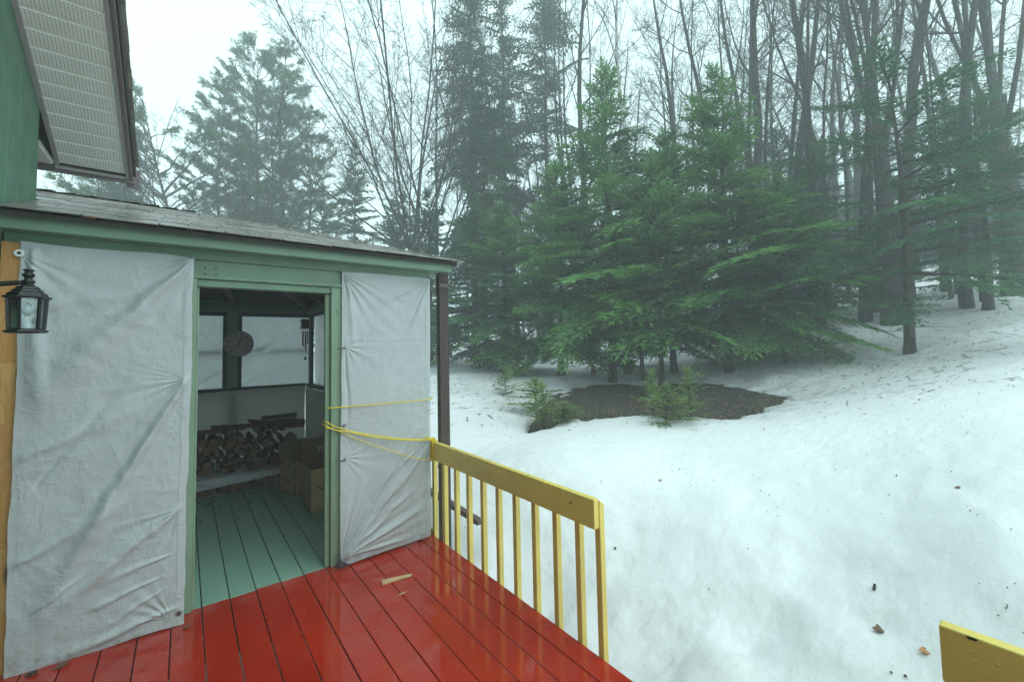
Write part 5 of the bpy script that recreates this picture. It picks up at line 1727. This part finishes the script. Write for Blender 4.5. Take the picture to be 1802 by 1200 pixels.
def pine(seed, H, z0, R, lean=(0, 0), nb=46, el=(10, 55), side=None):
    rng = np.random.default_rng(seed)
    tk, tw = Tubes(), Tubes()
    zz = np.linspace(0, H, 14)
    wob = np.c_[lean[0]*zz+.15*np.sin(zz*.4+seed), lean[1]*zz+.15*np.cos(zz*.5+seed), zz-.2]
    tk.add(wob, .20*(1-zz/H*.95)*(H/18), 8)
    B, D = [], []
    for b in range(nb):
        h = (b+rng.random())/nb
        z = z0+(H-z0)*h
        az = rng.uniform(0, 6.28) if side is None or rng.random() > side[1] else side[0]+rng.normal(0, .5)
        L = R*((1-h)**.7+.16)*rng.uniform(.55, 1.15)
        e = rad(el[0]+(el[1]-el[0])*h+rng.uniform(-8, 8))
        o = np.array([np.interp(z, zz, wob[:, 0]), np.interp(z, zz, wob[:, 1]), z])
        n = 6
        x = np.linspace(0, L, n)
        cur = rng.uniform(.0, .06)
        ax = np.c_[x*math.cos(e)*math.cos(az), x*math.cos(e)*math.sin(az), x*math.sin(e)+cur*x*x]+o
        ax[1:] += rng.normal(0, .05, (n-1, 3))
        tw.add(ax, (.012+.012*L)*np.linspace(1, .3, n), 3)
        for k in range(int(5+L*6.5)):
            f = rng.uniform(.30, 1.0)**.7
            p = np.array([np.interp(f*L, x, ax[:, i]) for i in range(3)])
            a2 = az+rng.choice((-1, 1))*rng.uniform(.3, 1.1)
            l2 = rng.uniform(.25, .85)*(1.15-f*.5)
            d = np.array((math.cos(a2)*.9, math.sin(a2)*.9, rng.uniform(.15, .8))); d /= np.linalg.norm(d)
            q = np.array([p, p+d*l2*.5+rng.normal(0, .03, 3), p+d*l2])
            tw.add(q, np.array((.012, .009, .005)), 3)
            for t in (.55, .8, 1.0):
                B.append(p+d*l2*t); D.append(d)
    B, D = np.array(B), np.array(D)
    n = len(B); K = 12
    dirs = rng.normal(0, 1, (n, K, 3)); dirs /= np.linalg.norm(dirs, axis=2)[..., None]
    dirs = dirs*.75+D[:, None]*.8; dirs /= np.linalg.norm(dirs, axis=2)[..., None]
    Ln = rng.uniform(.12, .24, (n, K, 1))
    wv = np.cross(dirs, rng.normal(0, 1, (n, K, 3))); wv /= np.linalg.norm(wv, axis=2)[..., None]
    b0 = np.repeat(B[:, None], K, 1)
    Q = np.stack([b0, b0+dirs*Ln*.5+wv*.011, b0+dirs*Ln, b0+dirs*Ln*.5-wv*.011], 2).reshape(-1, 4, 3)
    T = np.repeat(rng.uniform(.2, .9, (n, 1)), K*4, 1).ravel()
    nq = len(Q)
    tv, tf = np.concatenate(tw.V), np.concatenate(tw.F)
    F = np.concatenate([np.arange(nq*4).reshape(-1, 4), tf+nq*4])
    crown = np_mesh('crown', np.concatenate([Q.reshape(-1, 3), tv]), [F], [PINN, BARKD], np.r_[np.zeros(nq, int), np.ones(len(tf), int)], False, {'tint': np.r_[T, np.zeros(len(tv))]})
    return tk.mesh('trunk', [BARKD]), crown, nq

pn_a = pine(201, 17.5, 6.5, 3.3, nb=70); tot += pn_a[2]
pn_b = pine(202, 16.5, 4.0, 3.4, lean=(-.03, .0), nb=66, el=(5, 50)); tot += pn_b[2]
pn_c = pine(203, 12.0, 2.0, 4.6, lean=(-.25, .1), nb=60, el=(15, 50), side=(math.pi*.93, .6)); tot += pn_c[2]
for (f, x, y, rz, s, lb) in [
    (pn_a, 4.3, 26.6, 0, 1.00, 'tallest white pine in the mist above the middle of the porch roof'),
    (pn_a, 2.9, 25.8, 2.2, .95, 'white pine just left of the tallest one in the mist'),
    (pn_b, 5.2, 25.2, 4.1, .82, 'white pine with bare lower stem at the right of the pine group'),
    (pn_b, 1.4, 25.2, 1.2, .82, 'white pine left of the pine pair above the house eave corner'),
    (pn_c, 1.2, 23.2, 0, .98, 'leaning white pine with boughs sweeping up to the left'),
    (pn_c, .9, 25.0, .35, .80, 'second leaning pine low behind the porch roof at left'),
    (pn_b, 3.6, 28.5, 3.1, .95, 'pine half hidden behind the tallest white pine'),
]:
    tree_obj('white_pine', lb, base(x, y), f[:2], rz, s, None, 'white pines in the mist behind the porch')

# ------------------------------------------------------------------ bare trees

def bare(seed, H, r0, first=.35, nl=16, limb=.24, up=44, vase=None, sub=8, twigs=5, lean=0.0, lowdead=6, lr=(.36, .55)):
    rng = np.random.default_rng(seed)
    tk, br = Tubes(), Tubes()

    def wander(p, d, L, n, wob, up_):
        P = [np.array(p, float)]; d = np.array(d, float); d /= np.linalg.norm(d)
        for i in range(n):
            d = d+rng.normal(0, wob, 3)+np.array((0, 0, up_)); d /= np.linalg.norm(d)
            P.append(P[-1]+d*L/n)
        return np.array(P)

    def at(P, f):
        k = f*(len(P)-1); i = min(int(k), len(P)-2); u = k-i
        return P[i]*(1-u)+P[i+1]*u, (P[i+1]-P[i])/np.linalg.norm(P[i+1]-P[i])

    def side_dir(d, ang):
        r = rng.normal(0, 1, 3); r -= d*(r@d); r /= np.linalg.norm(r)
        return d*math.cos(ang)+r*math.sin(ang)

    def grow(P, R, depth, cnt):
        L = np.linalg.norm(P[-1]-P[0])
        for k in range(cnt):
            f = rng.uniform(.22, .98)
            p, d = at(P, f)
            l = L*rng.uniform(.25, .55)*(1.15-f*.7)
            rr = max(.004, np.interp(f, np.linspace(0, 1, len(R)), R)*.55)
            Q = wander(p, side_dir(d, rad(rng.uniform(28, 62))), l, 3 if depth else 4, .16, .06)
            if depth == 0:
                br.add(Q, np.linspace(rr, .0045, len(Q)), 3)
                grow(Q, np.linspace(rr, .0045, len(Q)), 1, twigs)
            else:
                br.add(Q, np.linspace(min(rr, .011), .0045, len(Q)), 3)
    stems = []
    if vase:
        n, hf, ang = vase
        T = wander((0, 0, -.2), (lean, 0, 1), hf, 6, .02, .03)
        R = np.linspace(r0*1.25, r0*.8, 7); R[0] *= 1.15
        tk.add(T, R, 9)
        for k in range(n):
            a = 2*math.pi*k/n+rng.uniform(-.4, .4)
            f = rng.uniform(.55, 1.0); p, d = at(T, f)
            an = rad(rng.uniform(ang*.35, ang*1.15)) if k else rad(5)
            l = (H-hf)*rng.uniform(.8, 1.15)
            Q = wander(p, (math.sin(an)*math.cos(a), math.sin(an)*math.sin(a), math.cos(an)), l, 9, .07, .03)
            rr = np.linspace(r0*rng.uniform(*lr), .010, 10)
            tk.add(Q, rr, 6)
            stems.append((Q, rr, 12))
    else:
        T = wander((0, 0, -.2), (lean, 0, 1), H, 13, .045, .05)
        R = r0*(1-np.linspace(0, 1, 14)*.93); R[0] *= 1.35
        tk.add(T, R, 8)
        for k in range(nl):
            f = first+(1-first)*(k+rng.random())/nl*.98
            p, d = at(T, min(f, .985))
            l = H*limb*(1.15-f*.85)*rng.uniform(.6, 1.2)
            Q = wander(p, side_dir(d, rad(rng.uniform(up-18, up+22))), l, 5, .10, .07)
            rr = np.linspace(max(.010, np.interp(f, np.linspace(0, 1, 14), R)*rng.uniform(.28, .48)), .006, 6)
            br.add(Q, rr, 4)
            grow(Q, rr, 0, sub)
        for k in range(lowdead):
            f = rng.uniform(.10, first); p, d = at(T, f)
            Q = wander(p, side_dir(d, rad(rng.uniform(65, 95))), rng.uniform(.5, 2.0), 4, .12, 0)
            br.add(Q, np.linspace(.016, .004, 5), 3); grow(Q, np.linspace(.012, .004, 5), 1, 4)
    for Q, rr, c in stems:
        for k in range(c):
            f = rng.uniform(.2, .97); p, d = at(Q, f)
            l = (H*.30)*(1.1-f*.8)*rng.uniform(.5, 1.1)
            S = wander(p, side_dir(d, rad(rng.uniform(18, 42))), l, 5, .08, .05)
            r3 = np.linspace(max(.010, rr[int(f*9)]*.55), .005, 6)
            br.add(S, r3, 3); grow(S, r3, 0, sub)
    return tk, br

PROTO = []
for i, (H, r0, kw) in enumerate([
    (17, .13, dict(first=.35, nl=18)), (18.5, .17, dict(first=.42, nl=18, up=42)), (15, .10, dict(first=.30, nl=16, lowdead=10)),
    (19, .21, dict(first=.30, nl=20, up=45, limb=.34)), (16, .12, dict(first=.5, nl=14, up=38)), (13, .075, dict(first=.25, nl=15, limb=.22, lowdead=10)), (17.5, .15, dict(first=.38, nl=18, up=55, lean=.06))]):
    tk, br = bare(300+i, H, r0, **dict(kw, sub=10, twigs=6))
    PROTO.append((tk.mesh('trunk', [BARK]), br.mesh('branches', [TWIG]), sum(len(f) for f in br.F)))
tk, br = bare(350, 16, .165, vase=(11, 4.2, 42), sub=10, twigs=5, lr=(.20, .34), lean=.10)
MAPLE = (tk.mesh('trunk', [BARK]), br.mesh('branches', [TWIG]))
tk, br = bare(351, 19, .235, vase=(6, 5.5, 18), sub=8, twigs=5, lr=(.25, .42))
BIGM = (tk.mesh('trunk', [BARK]), br.mesh('branches', [TWIG]))
tk, br = bare(352, 19, .13, first=.45, nl=14)
BIR = (tk.mesh('trunk', [BIRCH]), br.mesh('branches', [TWIG]))
tk, br = bare(353, 19, .13, vase=(4, 6.0, 16), sub=5, twigs=3)
FORK = (tk.mesh('trunk', [BARK]), br.mesh('branches', [TWIG]))

def bt(name, label, x, y, mesh, rz, s, sxy=None, group=None):
    return tree_obj(name, label, base(x, y, .05), mesh[:2], rz, s, sxy, group)

bt('maple_tree', 'large bare maple with many fanning limbs right of the porch roof end', 6.9, 14.3, MAPLE, 2.5, 1.05)
bt('maple_tree', 'bare maple with steep limbs behind the tall green spruce', 10.3, 18.5, MAPLE, 2.2, 1.25)
bt('maple_tree', 'massive bare maple trunk on the snow behind the slim hemlock', 13.27, 2.47, BIGM, 1.0, .92, .72)
bt('maple_tree', 'big twin stemmed maple at the right edge of the photo', 16.98, .75, BIGM, 3.0, 1.0, .85)
bt('birch_tree', 'white barked birch rising above the firs', 14.2, 10.5, BIR, 0, 1.05, 1.1)
NAMED = [
    (13.47, 3.02, 0, 1.2, 1.0, .98, 'straight dark trunk just left of the massive maple'),
    (14.69, 6.34, 1, .3, 1.0, 1.05, 'straight tree behind the middle fir, left of a slender pair'),
    (15.72, 6.47, 4, 2.3, 1.0, 1.0, 'slender tree right behind the middle fir top'),
    (16.81, 6.44, 0, 4.3, 1.05, 1.0, 'slender straight tree right of the pair behind the middle fir'),
    (17.95, 6.22, 2, 5.0, 1.1, 1.2, 'thin tree between two stouter trunks right of the thicket'),
    (16.2, 5.14, 1, 2.0, 1.02, .95, 'tall even trunk right of the thicket top'),
    (14.38, 4.27, 6, 1.4, 1.0, .95, 'curving trunk right of the thicket with arching limbs'),
    (17.76, 2.95, 3, .2, 1.0, .95, 'trunk leaning right high behind the slim hemlock top'),
    (16.4, 3.3, 4, .8, 1.0, .95, 'trunk standing upright behind the slim hemlock'),
    (14.93, 1.4, 6, 3.1, .95, .75, 'leaning trunk between the slim hemlock and the right edge'),
    (15.96, 1.15, 4, 5.1, .95, .85, 'second leaning trunk near the right edge'),
    (18.5, .9, 2, 2.2, 1.0, .9, 'thin tree between the leaning trunk and the twin maple'),
    (14.96, 8.07, 1, 3.9, 1.0, .9, 'tree rising behind the right shoulder of the tallest fir'),
    (13.6, 6.33, 0, 3.3, 1.0, .9, 'grey trunk just behind the middle fir'),
    (18.09, 15.77, 3, 1.2, 1.0, .9, 'stout bare tree far behind the left firs'),
    (18.93, 11.2, 1, 3.0, 1.05, 1.1, 'straight bare tree in the mist behind the tallest fir'),
    (9.0, 18.8, 2, 4.4, 1.1, 1.2, 'thin bare tree in the mist between maple and green spruce'),
]
for (x, y, pi_, rz, s, sxy, lb) in NAMED:
    bt('bare_tree', lb, x, y, PROTO[pi_], rz, s, sxy, 'bare deciduous trees beyond the deck')
bt('bare_tree', 'forked bare tree behind the left part of the thicket', 13.0, 12.3, FORK, 2.0, 1.0, .9, 'bare deciduous trees beyond the deck')
bt('bare_tree', 'forked bare tree with mossy bark right of the thicket', 17.6, 4.9, FORK, .7, 1.0, .8, 'bare deciduous trees beyond the deck')
SLIM = [(13.2, 5.1), (14.1, 5.4), (15.2, 3.2), (15.8, 4.6), (17.2, 1.9), (18.9, 3.9), (19.6, 2.3), (20.3, 5.0), (16.9, 7.3), (18.2, 6.9), (20.8, 3.9), (21.5, 1.5), (19.0, 5.9), (14.6, 7.1), (17.4, 9.2), (16.0, 9.6)]
rs = random.Random(8)
for i, (x, y) in enumerate(SLIM):
    bt('bare_tree', 'slender straight bare tree in the stand right of the thicket', x, y, PROTO[(5, 2, 0, 4)[i % 4]], rs.uniform(0, 6), rs.uniform(.9, 1.2), rs.uniform(.6, .8), 'slender bare trees right of the thicket')
rng = np.random.default_rng(515)
placed = [(t[0], t[1]) for t in NAMED]
cnt = 0
tries = 0
while cnt < 105 and tries < 5000:
    tries += 1
    az = rad(rng.uniform(31, 92)); D = 17+44*rng.random()**1.1
    if az < rad(36) and D < 24: continue
    x, y = D*math.sin(az), D*math.cos(az)
    if any((x-a)**2+(y-b)**2 < 1.3**2 for a, b in placed): continue
    placed.append((x, y)); cnt += 1
    far = D > 34
    bt('bare_tree', 'bare grey tree far back in the misty woods' if far else 'bare tree among the crowded trunks behind the firs', x, y, PROTO[int(rng.integers(0, 7))], rng.uniform(0, 6.28), rng.uniform(.8, 1.12), rng.uniform(.85, 1.15), 'far trees in the misty woods' if far else 'crowded bare trees behind the firs')
for i in range(10):
    az = rad(rng.uniform(-10, 26)); D = rng.uniform(27, 44)
    bt('bare_tree', 'faint bare tree in the mist behind the white pines', D*math.sin(az), D*math.cos(az), PROTO[int(rng.integers(0, 7))], rng.uniform(0, 6), rng.uniform(.45, .62), .6, 'faint bare trees behind the white pines')
bt('bare_tree', 'bare crown spreading under the house eave corner', -2.2, 22, MAPLE, 1.0, .62, .8)
bt('bare_tree', 'bare tree with fanning twigs beside the leaning pine at left', 1.9, 20.5, MAPLE, 4.0, .72, .7)
bt('bare_tree', 'small bare tree between the pines and the fanning maple', 5.6, 21.5, PROTO[5], 1.0, .8, .9)
for i in range(12):
    az = rad(rng.uniform(38, 86)); D = rng.uniform(26, 48)
    tree_obj('spruce_tree', 'misty evergreen far back in the woods', base(D*math.sin(az), D*math.cos(az)), spr_c[:2], rng.uniform(0, 6), rng.uniform(.7, 1.3), None, 'far evergreens in the misty woods')

# ------------------------------------------------------------------ odd things seen through the woods
z = gz(9.43, 8.36)
m = MB(); m.bar((9.2, 8.15, z+.06), (9.65, 8.55, z+.13), .16, .10)
tag(m.build('wood_plank', RUSTW, None, bevel=.01, loc=(9.43, 8.36, z)), 'weathered tan plank lying on the snow under the firs', 'plank')
z = gz(10.38, 7.83)
m = MB(); m.box(10.22, 7.70, z-.05, 10.50, 7.96, z+.27); m.box(10.20, 7.68, z+.27, 10.52, 7.98, z+.31)
tag(m.build('red_bin', REDBOX, None, bevel=.012, loc=(10.38, 7.83, z)), 'brick red bin standing in the snow behind a fir trunk', 'bin')

def far_house():
    x, y = 36.0, 1.6
    z = gz(x, y)
    h = thing('blue_house', 'pale blue house far up the slope, glimpsed through the right-hand trees', 'house', (x, y, z))
    MB().box(x, y-4, z-1, x+6, y+4, z+3.0).build('wall', HOUSEB, h)
    m = MB(); m.add([(x-.4, y-4.4, z+2.95), (x-.4, y+4.4, z+2.95), (x+6.4, y+4.4, z+2.95), (x+6.4, y-4.4, z+2.95), (x+3, y-4.4, z+4.8), (x+3, y+4.4, z+4.8)], [(0, 4, 5, 1), (3, 2, 5, 4), (0, 3, 4), (1, 5, 2), (0, 1, 2, 3)])
    m.build('roof', ROOFDARK, h)
    for yy in (-2.2, .2, 2.4):
        w_ = MB().box(x-.03, y+yy-.5, z+.9, x-.004, y+yy+.5, z+2.1).build('window', PLASTICW, h)
        MB().box(x-.036, y+yy-.42, z+.98, x-.031, y+yy+.42, z+2.02).build('pane', DARKFRAME, w_)

far_house()

# ------------------------------------------------------------------ the damp air
hz = MB().box(-48, -48, -4.5, 78, 78, 32)
ho = hz.build('haze', [], None)
tm = bpy.data.materials.new('haze'); tm.use_nodes = True
tn = tm.node_tree; tn.nodes.clear()
oo = tn.nodes.new('ShaderNodeOutputMaterial'); pv = tn.nodes.new('ShaderNodeVolumePrincipled')
pv.inputs['Color'].default_value = (.93, .985, .985, 1); pv.inputs['Density'].default_value = .0100; pv.inputs['Anisotropy'].default_value = .1
tn.links.new(pv.outputs[0], oo.inputs['Volume'])
ho.data.materials.append(tm)
tag(ho, 'thin damp mist filling the air around the porch and trees', None, None, 'stuff')
import sys
print('needle quads', tot, 'objects', len(bpy.data.objects), 'tris', sum(len(m_.polygons) for m_ in bpy.data.meshes))
